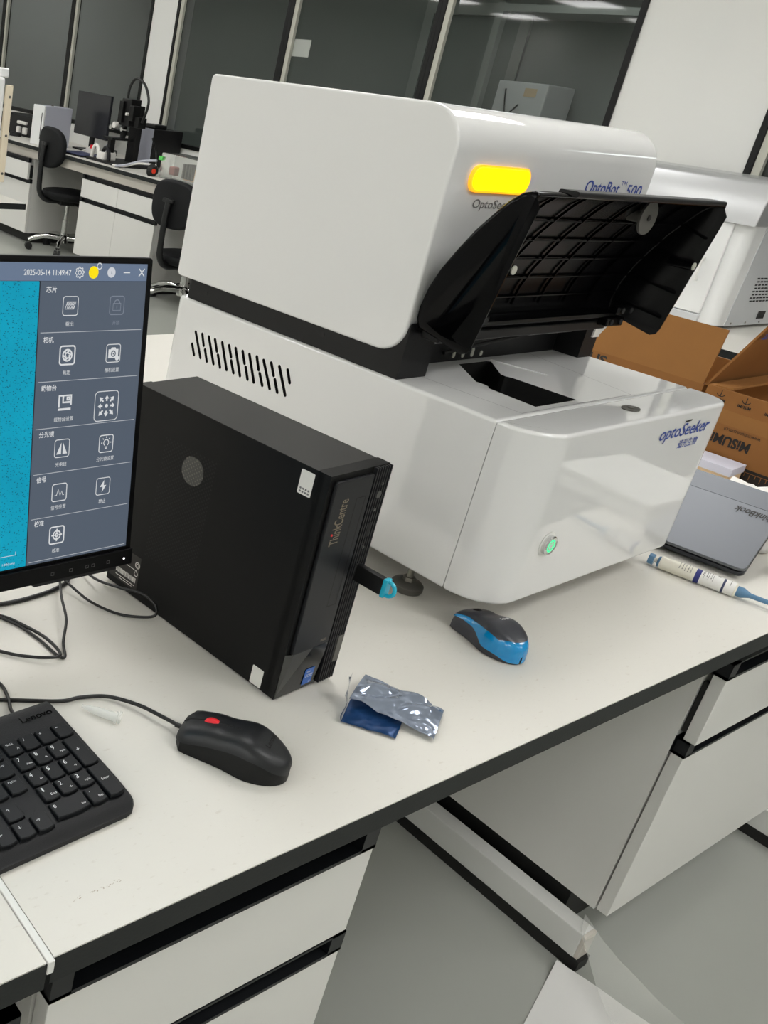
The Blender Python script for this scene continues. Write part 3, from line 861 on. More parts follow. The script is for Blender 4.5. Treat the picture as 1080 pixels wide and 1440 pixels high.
# ------------------------------------------------------------------ monitor
hx = Vector((0.99826786, 0.0536456, -0.02415421)).normalized()
ez = Vector((-0.00834986, 0.15537896, 0.98781965)); ez = (ez - hx * ez.dot(hx)).normalized()
ny = ez.cross(hx)
mon = thing('computer_monitor', 'black monitor showing a grey control panel beside a teal cell image', 'monitor')
mon.matrix_world = Matrix(((hx.x, ny.x, ez.x, 0.6211), (hx.y, ny.y, ez.y, 0.7161), (hx.z, ny.z, ez.z, 0.1157 + T), (0, 0, 0, 1)))
MWD, MHT = 0.546, 0.335
b = MB(); b.prism(rrect(-MWD, 0.0, 0.0, MHT, 0.004, 4), XZ, 0.0, 0.012, r=0.0015, seg=2); b.build('bezel', 'monitor_black', mon, smooth=35)
b = MB(); b.prism(rrect(-MWD + 0.03, 0.02, -0.03, MHT - 0.05, 0.02, 4), XZ, 0.012, 0.040, r=0.008, seg=3); b.build('back_shell', 'satin_black', mon, smooth=35)
MB().box(-MWD, -0.004, 0.0, 0.0, 0.0, 0.0185, 0.001).build('chin', 'monitor_black', mon)
MB().box(-0.132, -0.003, -0.003, -0.022, 0.006, 0.0).build('button_strip', 'rubber', mon)
sx = lambda s, t: (s / 1000.0, (t + 0.0242 * s) / 1000.0)
def on(d):
    return lambda x, y: (x, -d, y)
def rect(s0, t0, s1, t1):
    return [(s0 / 1000, t0 / 1000), (s1 / 1000, t0 / 1000), (s1 / 1000, t1 / 1000), (s0 / 1000, t1 / 1000)]
scr = strokes('screen', [], 0.001, on(0.0004), 'ui_dark', mon, fills=[rect(-537, 21.8, -8.0, 328.5)])
strokes('title_bar', [], 0.001, on(0.0006), 'ui_bar', scr, fills=[rect(-537, 311.3, -8.0, 328.5)])
strokes('control_panel', [], 0.001, on(0.0006), 'ui_panel', scr, fills=[rect(-141.5, 21.8, -8.0, 311.0)])
strokes('cell_image', [], 0.001, on(0.0006), 'ui_cells', scr, fills=[rect(-537, 21.8, -142.8, 311.0)])
DU = 0.0009
def utext(s, c, w, h, m='ui_icon', bold=0.0):
    x, y = sx(*c)
    text('lettering', s, (x, -DU, y), (1, 0, 0), (0, 0, 1), w / 1000, h / 1000, m, scr, bold=bold)
utext('2025-05-14 11:49:47', (-133.8, 322.6), 55.5, 5.6, 'ui_icon', 0.012)
def icon(lines=(), fills=(), c=(0, 0), w=0.8, m='ui_icon', box=None):
    """drawing in millimetres about c"""
    x, y = sx(*c)
    L = [[(x + p[0] / 1000, y + p[1] / 1000) for p in ln] for ln in lines]
    F = [[(x + p[0] / 1000, y + p[1] / 1000) for p in f] for f in fills]
    if box:
        rr = rrect(-box, -box, box, box, box * 0.28, 4); rr.append(rr[0])
        L.append([(x + p[0] / 1000, y + p[1] / 1000) for p in rr])
    return strokes('icon', L, w / 1000, on(DU), m, scr, fills=F)
gear = []
for k in range(33):
    a = k / 32 * 2 * PI; rr = 5.4 if (k % 4) in (0, 1) else 4.2
    gear.append((rr * math.cos(a), rr * math.sin(a)))
icon([gear, circ(0, 0, 2.0, 14)], c=(-95.5, 321.8), w=0.9)
icon(fills=[circ(0, 0, 6.1, 24)[:-1]], c=(-78.2, 321.6), m='ui_yellow')
icon([circ(0, 0, 2.9, 16)], c=(-71.2, 327.6), w=0.9)
icon(fills=[circ(0, 0, 5.2, 24)[:-1]], c=(-55.5, 321.2), m='ui_pale')
text('lettering', 'L', (sx(-55.5, 321.2)[0], -DU - 0.0002, sx(-55.5, 321.2)[1]), (1, 0, 0), (0, 0, 1), 0.0014, 0.0024, 'ui_bar', scr)
icon([[(-4.2, 0), (4.2, 0)]], c=(-35.4, 320.6), w=1.0)
icon([[(-3.6, -3.8), (3.6, 3.8)], [(-3.6, 3.8), (3.6, -3.8)]], c=(-15.5, 320.4), w=1.1)
for t0 in (263.5, 214.9, 167.4, 120.2, 73.0, 26.4):
    x0, y0 = -0.1390, (t0 + 0.0242 * -75) / 1000
    strokes('divider', [[(x0, y0), (-0.0105, y0)]], 0.0006, on(DU), 'ui_line', scr)
for s, c, w in (('芯片', (-128.6, 306.3), 12.5), ('相机', (-129, 257.7), 12.5), ('载物台', (-125.4, 209.8), 18.5), ('分光镜', (-125.3, 162.6), 18.5), ('信号', (-128.7, 115.8), 12), ('校准', (-128.8, 69.0), 12)):
    utext(s, c, w, 6.2, 'ui_icon', 0.015)
for s, c, w, m in (('载出', (-104.7, 272.1), 9.5, 'ui_icon'), ('开锁', (-45.5, 270.6), 9.5, 'ui_dim'), ('焦距', (-104.9, 223.8), 9.5, 'ui_icon'), ('相机设置', (-46.6, 222.2), 19, 'ui_icon'),
                   ('载物台设置', (-105.2, 176.4), 24, 'ui_icon'), ('光电镜', (-105.2, 129.0), 14, 'ui_icon'), ('分光镜设置', (-47.2, 127.4), 23.5, 'ui_icon'), ('信号设置', (-105.4, 83.1), 19, 'ui_icon'),
                   ('禁止', (-47.3, 80.2), 9.5, 'ui_icon'), ('校准', (-105.6, 35.6), 9.5, 'ui_icon')):
    utext(s, c, w, 4.6, m)
B = 9.2
tray = [[(-6.5, -3), (-4, 4), (6.5, 4), (4, -3), (-6.5, -3)]] + [[(x - 1.5, y - 1), (x - 0.9, y + 1), (x + 1.1, y + 1), (x + 0.5, y - 1), (x - 1.5, y - 1)] for x in (-2.6, 0.4, 3.4) for y in (-1.0, 2.0)]
icon(tray, c=(-104.4, 289.7), box=B)
icon([[(-5, -5), (5, -5), (5, 2), (-5, 2), (-5, -5)], circ(0, 2, 3.6, 12, 0, 180), [(0, -3), (0, 0)]], c=(-45.4, 288.1), w=1.0, m='ui_dim', box=B)
icon([circ(0, 0, 5.6, 20)] + [[(5.6 * math.cos(a), 5.6 * math.sin(a)), (2.4 * math.cos(a + 1.2), 2.4 * math.sin(a + 1.2))] for a in [k * PI / 3 for k in range(6)]], c=(-104.8, 241.1), w=1.6, box=B)
icon([circ(0, 0, 2.6, 16)], c=(-45.8, 239.3), w=1.0, m='ui_panel')
icon(fills=[[(-6.5, -5), (6.5, -5), (6.5, 4.2), (3.5, 4.2), (2.5, 6), (-2.5, 6), (-3.5, 4.2), (-6.5, 4.2)]], c=(-45.8, 239.3), box=B)
icon([circ(0, 0, 2.7, 16)], fills=[circ(0, 0, 0.9, 10)[:-1]], c=(-45.8, 238.8), w=1.1, m='ui_panel').location.y = -0.0002
icon([circ(0, 0, 2.0, 12)], fills=[circ(0, 0, 2.6, 12)[:-1]], c=(-40.4, 234.0), w=0.8)
icon([[(-7, -5), (-7, 7), (8, 7), (8, -3)], [(-2, 7), (-2, 0), (8, 0)], [(-8, -7), (8, -7)], [(3, 2.5), (3, 5), (5.6, 5), (5.6, 2.5), (3, 2.5)]], c=(-104.8, 193.4), w=2.2, box=None)
arr, arf = [], []
for k in range(8):
    a = k * PI / 4; q = lambda r, d: (r * math.cos(a) - d * math.sin(a), r * math.sin(a) + d * math.cos(a))
    s = 1.0 if k % 2 == 0 else 1.22
    arr.append([q(5.2 * s, 0), q(8.0 * s, 0)]); arf.append([q(11.4 * s, 0), q(7.6 * s, 2.9), q(7.6 * s, -2.9)])
icon(arr, fills=arf + [circ(0, 0, 2.1, 14)[:-1]], c=(-50.1, 184.5), w=2.0)
icon(c=(-50.1, 184.5), box=15.6, w=0.8)
icon(fills=[[(-1, -6), (-1, 6), (-6.8, -6)], [(1, -6), (1, 6), (6.8, -6)]], c=(-104.7, 145.7), box=B)
icon([circ(0, 1, 3.3, 18, -60, 240), [(-1.6, -3.6), (1.6, -3.6)], [(-1.3, -5.0), (1.3, -5.0)]] + [[(5.0 * math.cos(a), 1 + 5.0 * math.sin(a)), (6.8 * math.cos(a), 1 + 6.8 * math.sin(a))] for a in [PI * k / 4 for k in range(5)]], c=(-46.9, 143.6), w=1.0, box=B)
icon([[(-6, -3), (-3.6, -3), (-1.6, 3.4), (1, -3.6), (3, 1.2), (4.4, -3), (6, -3)]], c=(-104.8, 98.8), w=1.0, box=B)
icon(fills=[[(1.2, 6.6), (-4.4, -0.6), (-0.4, -0.6)], [(-0.4, -0.6), (1.2, 6.6), (1.0, 0.9)], [(-1.4, -6.8), (4.4, 0.9), (1.0, 0.9)], [(-1.4, -6.8), (1.0, 0.9), (-0.4, -0.6)]], c=(-47.0, 96.8), box=B)
icon([circ(0, 0, 4.6, 20), circ(0, 0, 1.6, 12)] + [[(2.6 * math.cos(a), 2.6 * math.sin(a)), (6.8 * math.cos(a), 6.8 * math.sin(a))] for a in [PI * k / 2 for k in range(4)]], c=(-105, 52.3), w=1.5, box=B)
strokes('scale_bar', [[(-0.215, 0.0365), (-0.156, 0.0365), (-0.156, 0.0400)]], 0.0007, on(DU), 'ui_icon', scr)
utext('100(um)', (-164.5, 31.6), 15, 3.2)
MB().lathe([(0.0, -0.0046), (0.0012, -0.0046), (0.0012, -0.0039), (0.0, -0.0039)], 12, (-0.0125, 0, 0.0085), 'y').build('power_light', 'led_white', mon)
for x in (-0.110, -0.086, -0.064, -0.056, -0.035):
    strokes('button_mark', [[(x - 0.0018, 0.0066), (x + 0.0018, 0.0066), (x + 0.0018, 0.0098), (x - 0.0018, 0.0098), (x - 0.0018, 0.0066)]], 0.0005, on(0.0043), 'print_grey', mon)
st = thing('monitor_stand', 'black monitor stand with square foot behind the screen, out of sight', 'stand', (0.310, 0.785, T), R(3))
MB().box(-0.09, -0.05, 0.0, 0.06, 0.13, 0.010, 0.003).build('foot_plate', 'satin_black', st)
MB().box(-0.03, 0.03, 0.010, 0.03, 0.045, 0.36, 0.004).build('column', 'satin_black', st)
MB().box(-0.04, -0.012, 0.25, 0.04, 0.03, 0.33, 0.004).build('mount', 'satin_black', st)

# ------------------------------------------------------------------ keyboard
kb = thing('keyboard', 'black wired full-size keyboard in the lower left corner', 'keyboard', (0.4851, 0.4896, T), R(3.5))
prof_k = [(0.0, 0.0), (0.152, 0.0), (0.152, 0.020), (0.146, 0.0215), (0.128, 0.0200), (0.036, 0.0135), (0.010, 0.0095), (0.0015, 0.0060)]
b = MB()
outl = rrect(-0.440, 0.0, 0.0055, 0.152, (0.016, 0.016, 0.004, 0.004), 6)
def kz(v):
    P = sorted([(p[0], p[1]) for p in prof_k[2:]])
    if v <= P[0][0]: return P[0][1]
    for (a, za), (c, zc) in zip(P, P[1:]):
        if a <= v <= c: return za + (zc - za) * (v - a) / max(c - a, 1e-6)
    return P[-1][1]
vs_levels = [0.0, 0.002, 0.006, 0.010, 0.016, 0.024, 0.036, 0.06, 0.09, 0.128, 0.140, 0.146, 0.152]
def half(v):                                     # right edge, rounded front corner
    r = 0.016
    x1 = 0.0055 - (r - math.sqrt(max(0, r * r - (r - v) ** 2)) if v < r else 0)
    x0 = -0.440 + (r - math.sqrt(max(0, r * r - (r - v) ** 2)) if v < r else 0)
    return x0, x1
rings = []
for v in vs_levels:
    x0, x1 = half(v); z = kz(v)
    rings.append([(x0, v, 0.001), (x1, v, 0.001), (x1, v, z - 0.002), (x1 - 0.002, v, z), (x0 + 0.002, v, z), (x0, v, z - 0.002)])
b.loft(rings); b.build('body', 'kb_black', kb, smooth=35)
for x in (-0.42, -0.02):
    for y in (0.01, 0.135):
        MB().box(x, y, 0.0, x + 0.012, y + 0.006, 0.001).build('foot', 'rubber', kb)
text('lettering', 'Lenovo', (-0.0205, 0.1365, kz(0.1365) + 0.0002), (1, 0, 0), (0, 1, 0.02), 0.037, 0.0075, 'pc_gloss', kb, bold=0.01)
KEYMESH = {}
def key(u, v, w=0.0172, h=0.0172, leg=None):
    """key with its top left corner at (u, v)"""
    k_ = (round(w, 4), round(h, 4))
    if k_ not in KEYMESH:
        def ol(g, bulge):
            n = 6
            x0, x1, y0, y1 = -w / 2 + g, w / 2 - g, -h / 2 + g, h / 2 - g * 0.6
            pts = [(x0 + (x1 - x0) * i / n, y0 - bulge * math.sin(PI * i / n)) for i in range(n + 1)]
            return pts + [(x1, y1), (x0, y1)]
        b = MB()
        b.loft([[(x, y, 0.0) for x, y in ol(0.0, 0.0012)], [(x, y, 0.0028) for x, y in ol(0.0005, 0.0013)], [(x, y, 0.0036) for x, y in ol(0.0012, 0.0013)]])
        o = b.build('key', 'key_black', kb, smooth=30)
        KEYMESH[k_] = o.data
    else:
        o = bpy.data.objects.new('key', KEYMESH[k_]); COL.objects.link(o); o.parent = kb
    cx, cy = u + w / 2, v - h / 2
    o.location = (cx, cy, kz(cy) - 0.0002)
    o.rotation_euler = (0.07, 0, 0)
    for s, dx, dy, tw, th in (leg or ()):
        text('legend', s, (dx, dy, 0.0037), (1, 0, 0), (0, 1, 0), tw, th, 'print_white', o, bold=0.0, lift=0.0001)
    return o
P = 0.0195
def big(s): return (s, -0.0042, 0.0038, 0.0016 if s == '1' else 0.0030, 0.0046)
def sml(s, w): return (s, 0.0030, -0.0036, w * 1.1, 0.0024)
rows = [0.1160, 0.0955, 0.0750, 0.0553, 0.0350]
c4 = [-0.0762, -0.0567, -0.0372, -0.0176]
key(c4[0], rows[0], leg=[('NmLk', -0.0015, 0.0040, 0.0078, 0.0026), ('A', 0.0040, -0.0030, 0.0026, 0.0026)])
key(c4[1], rows[0], leg=[('/', -0.0045, 0.0040, 0.0014, 0.0034)])
key(c4[2], rows[0], leg=[('*', -0.0045, 0.0040, 0.0022, 0.0022)])
key(c4[3], rows[0], leg=[('-', -0.0045, 0.0040, 0.0026, 0.0007)])
for r_, a, subs in ((1, '789', ('Home', '↑', 'PgUp')), (2, '456', ('←', '', '→')), (3, '123', ('End', '↓', 'PgDn'))):
    for i in range(3):
        L = [big(a[i])]
        if subs[i]:
            L.append(sml(subs[i], 0.0055 if len(subs[i]) > 1 else 0.0028))
        key(c4[i], rows[r_], leg=L)
key(c4[0], rows[4], w=0.0172 + P, leg=[('0', -0.0142, 0.0040, 0.0026, 0.0036), ('Ins', 0.0125, -0.0038, 0.0038, 0.0019)])
key(c4[2], rows[4], leg=[('.', -0.0045, 0.0040, 0.0009, 0.0009), sml('Del', 0.0040)])
key(c4[3], rows[1], h=0.0172 + 0.0203, leg=[('+', -0.002, 0.002, 0.0032, 0.0032)])
key(c4[3], rows[3], h=0.0172 + 0.0203, leg=[('Enter', 0.0, 0.001, 0.0085, 0.0026)])
n3 = [-0.1385, -0.1190, -0.0995]
for i, s in enumerate(('PrtSc', 'ScrLk', 'Pause')): key(n3[i], rows[0], leg=[(s, 0.0, 0.004, 0.0085, 0.0022)])
for i, s in enumerate(('Insert', 'Home', 'PgUp')): key(n3[i], rows[1], leg=[(s, -0.001, 0.004, 0.0085, 0.0024)])
for i, s in enumerate(('Delete', 'End', 'PgDn')): key(n3[i], rows[2], leg=[(s, -0.001, 0.004, 0.0085, 0.0024)])
key(n3[1], 0.0500, leg=[('↑', -0.003, 0.0025, 0.0036, 0.0036)])
for i, s in enumerate('←↓→'): key(n3[i], 0.0310, leg=[(s, -0.003, 0.0025, 0.0036, 0.0036)])
for r_, widths in ((1, [1] * 13 + [2]), (2, [1.5] + [1] * 12 + [1.5]), (3, [1.75] + [1] * 11 + [2.25]), (4, [2.25] + [1] * 10 + [2.75])):
    u = -0.4385
    for w in widths:
        key(u, rows[r_ - 0] + (0.0 if r_ < 4 else 0.0), w=w * P - 0.0023); u += w * P
u = -0.4385
for w in (1.25, 1.25, 1.25, 6.25, 1.25, 1.25, 1.25, 1.25):
    key(u, 0.0155 + 0.0172 - 0.0015, w=w * P - 0.0023, h=0.0150); u += w * P
for i in range(13): key(-0.4385 + i * P + (0.4 * P * ((i + 3) // 4)), rows[0])

# brown scuff on the worktop in front of the keyboard
wt0 = bpy.data.objects['worktop']
fl = []
for k in range(26):
    x = 0.372 + 0.056 * random.random() ** 0.8; y = 0.4325 + random.uniform(-0.0016, 0.0016) + (x - 0.372) * 0.02
    l_, w_ = random.uniform(0.0006, 0.0026), random.uniform(0.0002, 0.0005)
    fl.append([(x, y), (x + l_, y + w_ * 0.5), (x + l_, y + w_ * 1.5), (x, y + w_)])
o = strokes('scuff', [], 0.001, lambda x, y: (x, y, T + 0.0002), 'cabinet_edge', wt0, fills=fl); o['kind'] = 'stuff'
o.data.materials[0] = mat('scuff_brown', (150, 132, 108), 0.6)

# ------------------------------------------------------------------ mice
def mouse_fn(Lm, Wm, Hm, hp, wp):
    """returns S(s, phi, off): point of the mouse skin; s runs from nose to tail, phi from the right hem over the top to the left hem"""
    def it(tab, s):
        for (a, va), (c, vc) in zip(tab, tab[1:]):
            if a <= s <= c:
                t = (s - a) / (c - a); t = t * t * (3 - 2 * t)
                return va + (vc - va) * t
        return tab[-1][1]
    def S(s, phi, off=0.0):
        e, span = (s, 0.10) if s < 0.5 else (1 - s, 0.40)
        end = math.sqrt(max(0.0, 1 - (1 - min(1, e / span)) ** 2)) if e < span else 1.0
        w = Wm / 2 * it(wp, s) * (0.55 + 0.45 * end if s < 0.5 else 0.02 + 0.98 * end) + off
        h = Hm * it(hp, s) * (0.55 + 0.45 * end if s < 0.5 else 0.30 + 0.70 * math.sqrt(end)) + off
        c_, s_ = math.cos(phi), math.sin(phi)
        y = w * math.copysign(abs(c_) ** 0.55, c_)
        z = h * abs(s_) ** 0.62
        return (s * Lm + (off if s > 0.5 else -off) * (1 - end), y, max(0.0, z))
    def on_skin(x, y, off):
        s = min(0.995, max(0.005, x / Lm))
        w = abs(S(s, 0.0, off)[1])
        c_ = min(1.0, abs(y) / w) ** (1 / 0.55)
        return S(s, math.acos(math.copysign(c_, y)), off)
    S.on_skin = on_skin
    return S
def mouse_text(S, s_txt, cx, cy, ang, w, h, m, parent, off, bold=0.02, z0=0.0008):
    vs, fs = text_mesh(s_txt, bold)
    x0, x1 = min(v[0] for v in vs), max(v[0] for v in vs); y0, y1 = min(v[1] for v in vs), max(v[1] for v in vs)
    pts = []
    for v in vs:
        a, c = ((v[0] - x0) / (x1 - x0) - 0.5) * w, ((v[1] - y0) / (y1 - y0) - 0.5) * h
        p = S.on_skin(cx + a * math.cos(ang) - c * math.sin(ang), cy + a * math.sin(ang) + c * math.cos(ang), off)
        pts.append((p[0], p[1], p[2] + z0))
    me = bpy.data.meshes.new('lettering'); me.from_pydata(pts, [], fs); me.materials.append(MATS[m])
    o = bpy.data.objects.new('lettering', me); COL.objects.link(o); o.parent = parent
    return o
def skin(S, s0, s1, f0, f1, ns, nf, off, name, m, parent, z0=0.0, smooth=50, send=None):
    """strip of mouse skin between the phi limits f0(s) and f1(s)"""
    b = MB()
    rows_ = []
    for i in range(ns + 1):
        row = []
        for j in range(nf + 1):
            e1 = s1 if send is None else send(j / nf)
            s = s0 + (e1 - s0) * (1 - (1 - i / ns) ** 1.8)
            a, c = (f0(s), f1(s))
            p = S(s, a + (c - a) * j / nf, off)
            row.append(b.bm.verts.new((p[0], p[1], p[2] + z0)))
        rows_.append(row)
    for i in range(ns):
        for j in range(nf):
            b.bm.faces.new((rows_[i][j], rows_[i + 1][j], rows_[i + 1][j + 1], rows_[i][j + 1]))
    return b.build(name, m, parent, smooth=smooth)
def sstep(a, c, s):
    t = min(1, max(0, (s - a) / (c - a))); return t * t * (3 - 2 * t)
# black office mouse
bmz = thing('wired_mouse', 'black wired mouse with a red scroll wheel beside the keyboard', 'mouse', (0.598, 0.562, T), R(-60))
S = mouse_fn(0.113, 0.062, 0.036, [(0, 0.60), (0.35, 0.86), (0.62, 1.0), (1, 0.80)], [(0, 0.92), (0.4, 0.90), (0.70, 1.0), (1, 1.0)])
skin(S, 0, 1, lambda s: 0.0, lambda s: PI, 30, 28, 0.0, 'base', 'mouse_side', bmz, 0.0008)
lim = lambda s: 0.30 + 0.20 * sstep(0.0, 0.55, s) - 0.18 * sstep(0.75, 1.0, s)
top = skin(S, 0.004, 0.992, lambda s: lim(s), lambda s: PI - lim(s), 34, 26, 0.0007, 'top_shell', 'mouse_black', bmz, 0.0008)
b = MB(); b.tube([tuple(Vector(S(s / 20 * 0.50 + 0.01, PI / 2, 0.0009)) + Vector((0, 0, 0.0005))) for s in range(21)], 0.00055, 6); b.build('button_seam', 'hole_black', bmz)
MB().lathe([(0.0, -0.0042), (0.0085, -0.0042), (0.0105, -0.0025), (0.0108, 0.0), (0.0105, 0.0025), (0.0085, 0.0042), (0.0, 0.0042)], 24, (0.030, 0, 0.0228), 'y').build('scroll_wheel', 'red_plastic', bmz, smooth=50)
mouse_text(S, 'Lenovo', 0.088, 0.004, PI / 2, 0.026, 0.0055, 'hole_black', bmz, 0.0011)
MB().box(0.01, -0.02, 0.0, 0.1, 0.02, 0.0012).build('glide_pad', 'rubber', bmz)
b = MB(); b.tube([(0.003, 0, 0.009), (-0.008, 0, 0.0085)], 0.0026, 10); b.build('strain_relief', 'cable_black', bmz)
# blue wireless mouse
bl = thing('wireless_mouse', 'grey wireless mouse with bright blue side band in front of the instrument', 'mouse', (1.108, 0.592, T), R(-100))
S = mouse_fn(0.099, 0.060, 0.0385, [(0, 0.56), (0.3, 0.80), (0.6, 1.0), (1, 0.84)], [(0, 0.88), (0.35, 0.86), (0.68, 1.0), (1, 1.0)])
skin(S, 0, 1, lambda s: 0.0, lambda s: PI, 30, 30, 0.0, 'base', 'mouse_grey', bl, 0.0008)
top_l = lambda s: PI - (0.86 - 0.20 * sstep(0.25, 0.60, s) - 0.10 * sstep(0.85, 1, s))     # upper border of the band
low_l = lambda s: PI - (0.62 - 0.14 * sstep(0.05, 0.35, s) - 0.40 * sstep(0.32, 0.66, s) - 0.06 * sstep(0.8, 0.97, s))  # lower border of the band
skin(S, 0.01, 0.99, lambda s: top_l(s), lambda s: low_l(s), 40, 10, 0.0009, 'side_band', 'mouse_blue', bl, 0.0008)
skin(S, 0.01, 0.99, lambda s: PI - low_l(s), lambda s: PI - top_l(s), 40, 10, 0.0009, 'side_band', 'mouse_blue', bl, 0.0008)
skin(S, 0.62, 1.0, lambda s: PI - low_l(s), lambda s: low_l(s), 24, 30, 0.0010, 'rear_band', 'mouse_blue', bl, 0.0008)
skin(S, 0.01, 0.90, lambda s: PI - top_l(s) + 0.02, lambda s: top_l(s) - 0.02, 36, 26, 0.0016, 'top_shell', 'mouse_grey', bl, 0.0008, send=lambda q: 0.80 + 0.13 * math.sin(PI * q))
MB().lathe([(0.0, -0.004), (0.0085, -0.004), (0.0100, -0.0022), (0.0100, 0.0022), (0.0085, 0.004), (0.0, 0.004)], 22, (0.0215, 0, 0.0225), 'y').build('scroll_wheel', 'rubber', bl, smooth=50)
MB().box(0.01, -0.018, 0.0, 0.09, 0.018, 0.0012).build('glide_pad', 'rubber', bl)
mouse_text(S, 'logi', 0.058, 0.003, PI / 2, 0.013, 0.0065, 'print_white', bl, 0.0026)

# ------------------------------------------------------------------ cables on the bench
def cable(name, label, pts, r=0.0021, m='cable_black', sub=10):
    b = MB(); b.tube(smooth_path([(p[0], p[1], p[2] if len(p) > 2 else T + r) for p in pts], sub), r, 8)
    return tag(b.build(name, m, smooth=60), label, 'cable')
z = T
cable('mouse_cable', 'black mouse cable curving past the keyboard corner to the wired mouse', [(0.38, 0.70, z + 0.002), (0.44, 0.685, z + 0.002), (0.504, 0.655, z + 0.003), (0.530, 0.651, z + 0.003), (0.558, 0.640, z + 0.004), (0.578, 0.612, z + 0.007), (0.588, 0.585, z + 0.009), (0.595, 0.567, z + 0.009)])
cable('keyboard_cable', 'black cable leaving the back of the keyboard', [(0.442, 0.640, z + 0.014), (0.449, 0.66, z + 0.006), (0.458, 0.680, z + 0.0022), (0.462, 0.705, z + 0.0022), (0.45, 0.73, z + 0.0022), (0.42, 0.755, z + 0.0022), (0.385, 0.76, z + 0.0022)], 0.0020)
cable('monitor_cable', 'thick black cable running left under the monitor edge', [(0.385, 0.875), (0.44, 0.86), (0.54, 0.845), (0.59, 0.846), (0.632, 0.855), (0.66, 0.875), (0.69, 0.94), (0.70, 1.05)], 0.0027)
cable('looped_cable', 'black cable lying in long loops on the bench below the monitor', [(0.40, 0.83, z + 0.0021), (0.49, 0.836, z + 0.0021), (0.527, 0.823, z + 0.0022), (0.545, 0.785, z + 0.004), (0.552, 0.752, z + 0.006), (0.549, 0.722, z + 0.0065), (0.530, 0.7235, z + 0.0065), (0.505, 0.742, z + 0.004), (0.47, 0.775, z + 0.0021), (0.40, 0.80, z + 0.0021)], 0.0020)
cable('signal_cable', 'black cable rising in an arch and looping beside the computer tower', [(0.40, 0.86, z + 0.0021), (0.50, 0.842, z + 0.0021), (0.533, 0.806, z + 0.0021), (0.545, 0.765, z + 0.0021), (0.549, 0.728, z + 0.0021), (0.556, 0.722, z + 0.0021), (0.568, 0.745, z + 0.004), (0.590, 0.775, z + 0.012), (0.608, 0.815, z + 0.016), (0.634, 0.858, z + 0.014), (0.640, 0.845, z + 0.010), (0.648, 0.808, z + 0.005), (0.668, 0.775, z + 0.0022), (0.690, 0.752, z + 0.006), (0.700, 0.742, z + 0.013), (0.706, 0.752, z + 0.020), (0.702, 0.775, z + 0.024), (0.690, 0.805, z + 0.018), (0.680, 0.85, z + 0.010), (0.69, 0.93, z + 0.0021)], 0.0018)

# round grey device at the left edge
pk = thing('desk_puck', 'dark grey round-cornered puck at the left edge behind the keyboard', 'puck', (0.398, 0.690, T), R(20))
b = MB(); b.prism(rrect(-0.05, -0.028, 0.042, 0.028, 0.018, 6), XY, 0.0, 0.014, r=0.003); b.build('base', 'rubber', pk, smooth=35)
b = MB(); b.prism(rrect(-0.048, -0.026, 0.040, 0.026, 0.017, 6), XY, 0.014, 0.022, r=0.003); b.build('cover', 'grey_metal', pk, smooth=35)

# ------------------------------------------------------------------ antistatic bag
bag = thing('antistatic_bag', 'crumpled silver-blue antistatic bag lying in front of the computer tower', 'bag', (0.83, 0.49, T))
def lp(c): return [(p[0] - 0.83, p[1] - 0.49, p[2]) for p in c]
def crease(p, seed, a):
    return (abs(wob((p[0] * 0.5 + p[1] * 0.8, p[1] * 0.5 - p[0] * 0.3, 0), 40, 1.0, seed)) * 0.8 + abs(wob(p, 70, 1.0, seed + 2)) * 0.2) * a
lowc = lp([(0.777, 0.506, 0.001), (0.812, 0.460, 0.001), (0.870, 0.490, 0.004), (0.838, 0.540, 0.004)])
def f_low(u, v):
    p = bil(lowc, u, v); p.z += crease(p, 1.0, 0.005) * math.sin(PI * u) ** 0.5 + 0.0008; return p
sheet(30, 30, f_low).build('back_sheet', 'bag_blue', bag, smooth=80)
upc = lp([(0.806, 0.523, 0.011), (0.850, 0.440, 0.004), (0.908, 0.470, 0.003), (0.862, 0.548, 0.012)])
def f_up(u, v):
    p = bil(upc, u, v); k_ = min(1, 6 * min(u, 1 - u) + 0.15) ; p.z += crease(p, 4.0, 0.0095) * k_ + 0.003 * math.sin(PI * v); return p
sheet(44, 34, f_up).build('front_sheet', 'bag_silver', bag, smooth=80)
flc = lp([(0.777, 0.506, 0.001), (0.818, 0.536, 0.003), (0.817, 0.537, 0.030), (0.778, 0.508, 0.008)])
def f_fl(u, v):
    p = bil(flc, u, v); p.x += wob(p, 60, 0.004, 2) + 0.004 * math.sin(PI * u); p.z += (0.02 * max(0, 1 - abs(u - 0.75) * 5)) * v; return p
sheet(18, 14, f_fl).build('upright_flap', 'bag_silver', bag, smooth=80)

# ------------------------------------------------------------------ microtube
mt = thing('microtube', 'empty clear plastic microtube lying behind the keyboard', 'tube', (0.5215, 0.6365, T + 0.0052), R(-53))
prof = [(0.0, 0.0), (0.0018, 0.0006), (0.0022, 0.003), (0.0048, 0.018), (0.0052, 0.037), (0.0052, 0.038), (0.0066, 0.038), (0.0066, 0.0405), (0.0044, 0.0405), (0.0042, 0.037), (0.0040, 0.020), (0.0014, 0.004), (0.0, 0.003)]
MB().lathe(prof, 20, (0, 0, 0), 'x').build('tube_body', 'tube_plastic', mt, smooth=50)
MB().lathe([(0.0, 0.0415), (0.0068, 0.0415), (0.0068, 0.0435), (0.0, 0.0435)], 20, (0, 0, 0.0018), 'x').build('tube_cap', 'tube_plastic', mt, smooth=40)

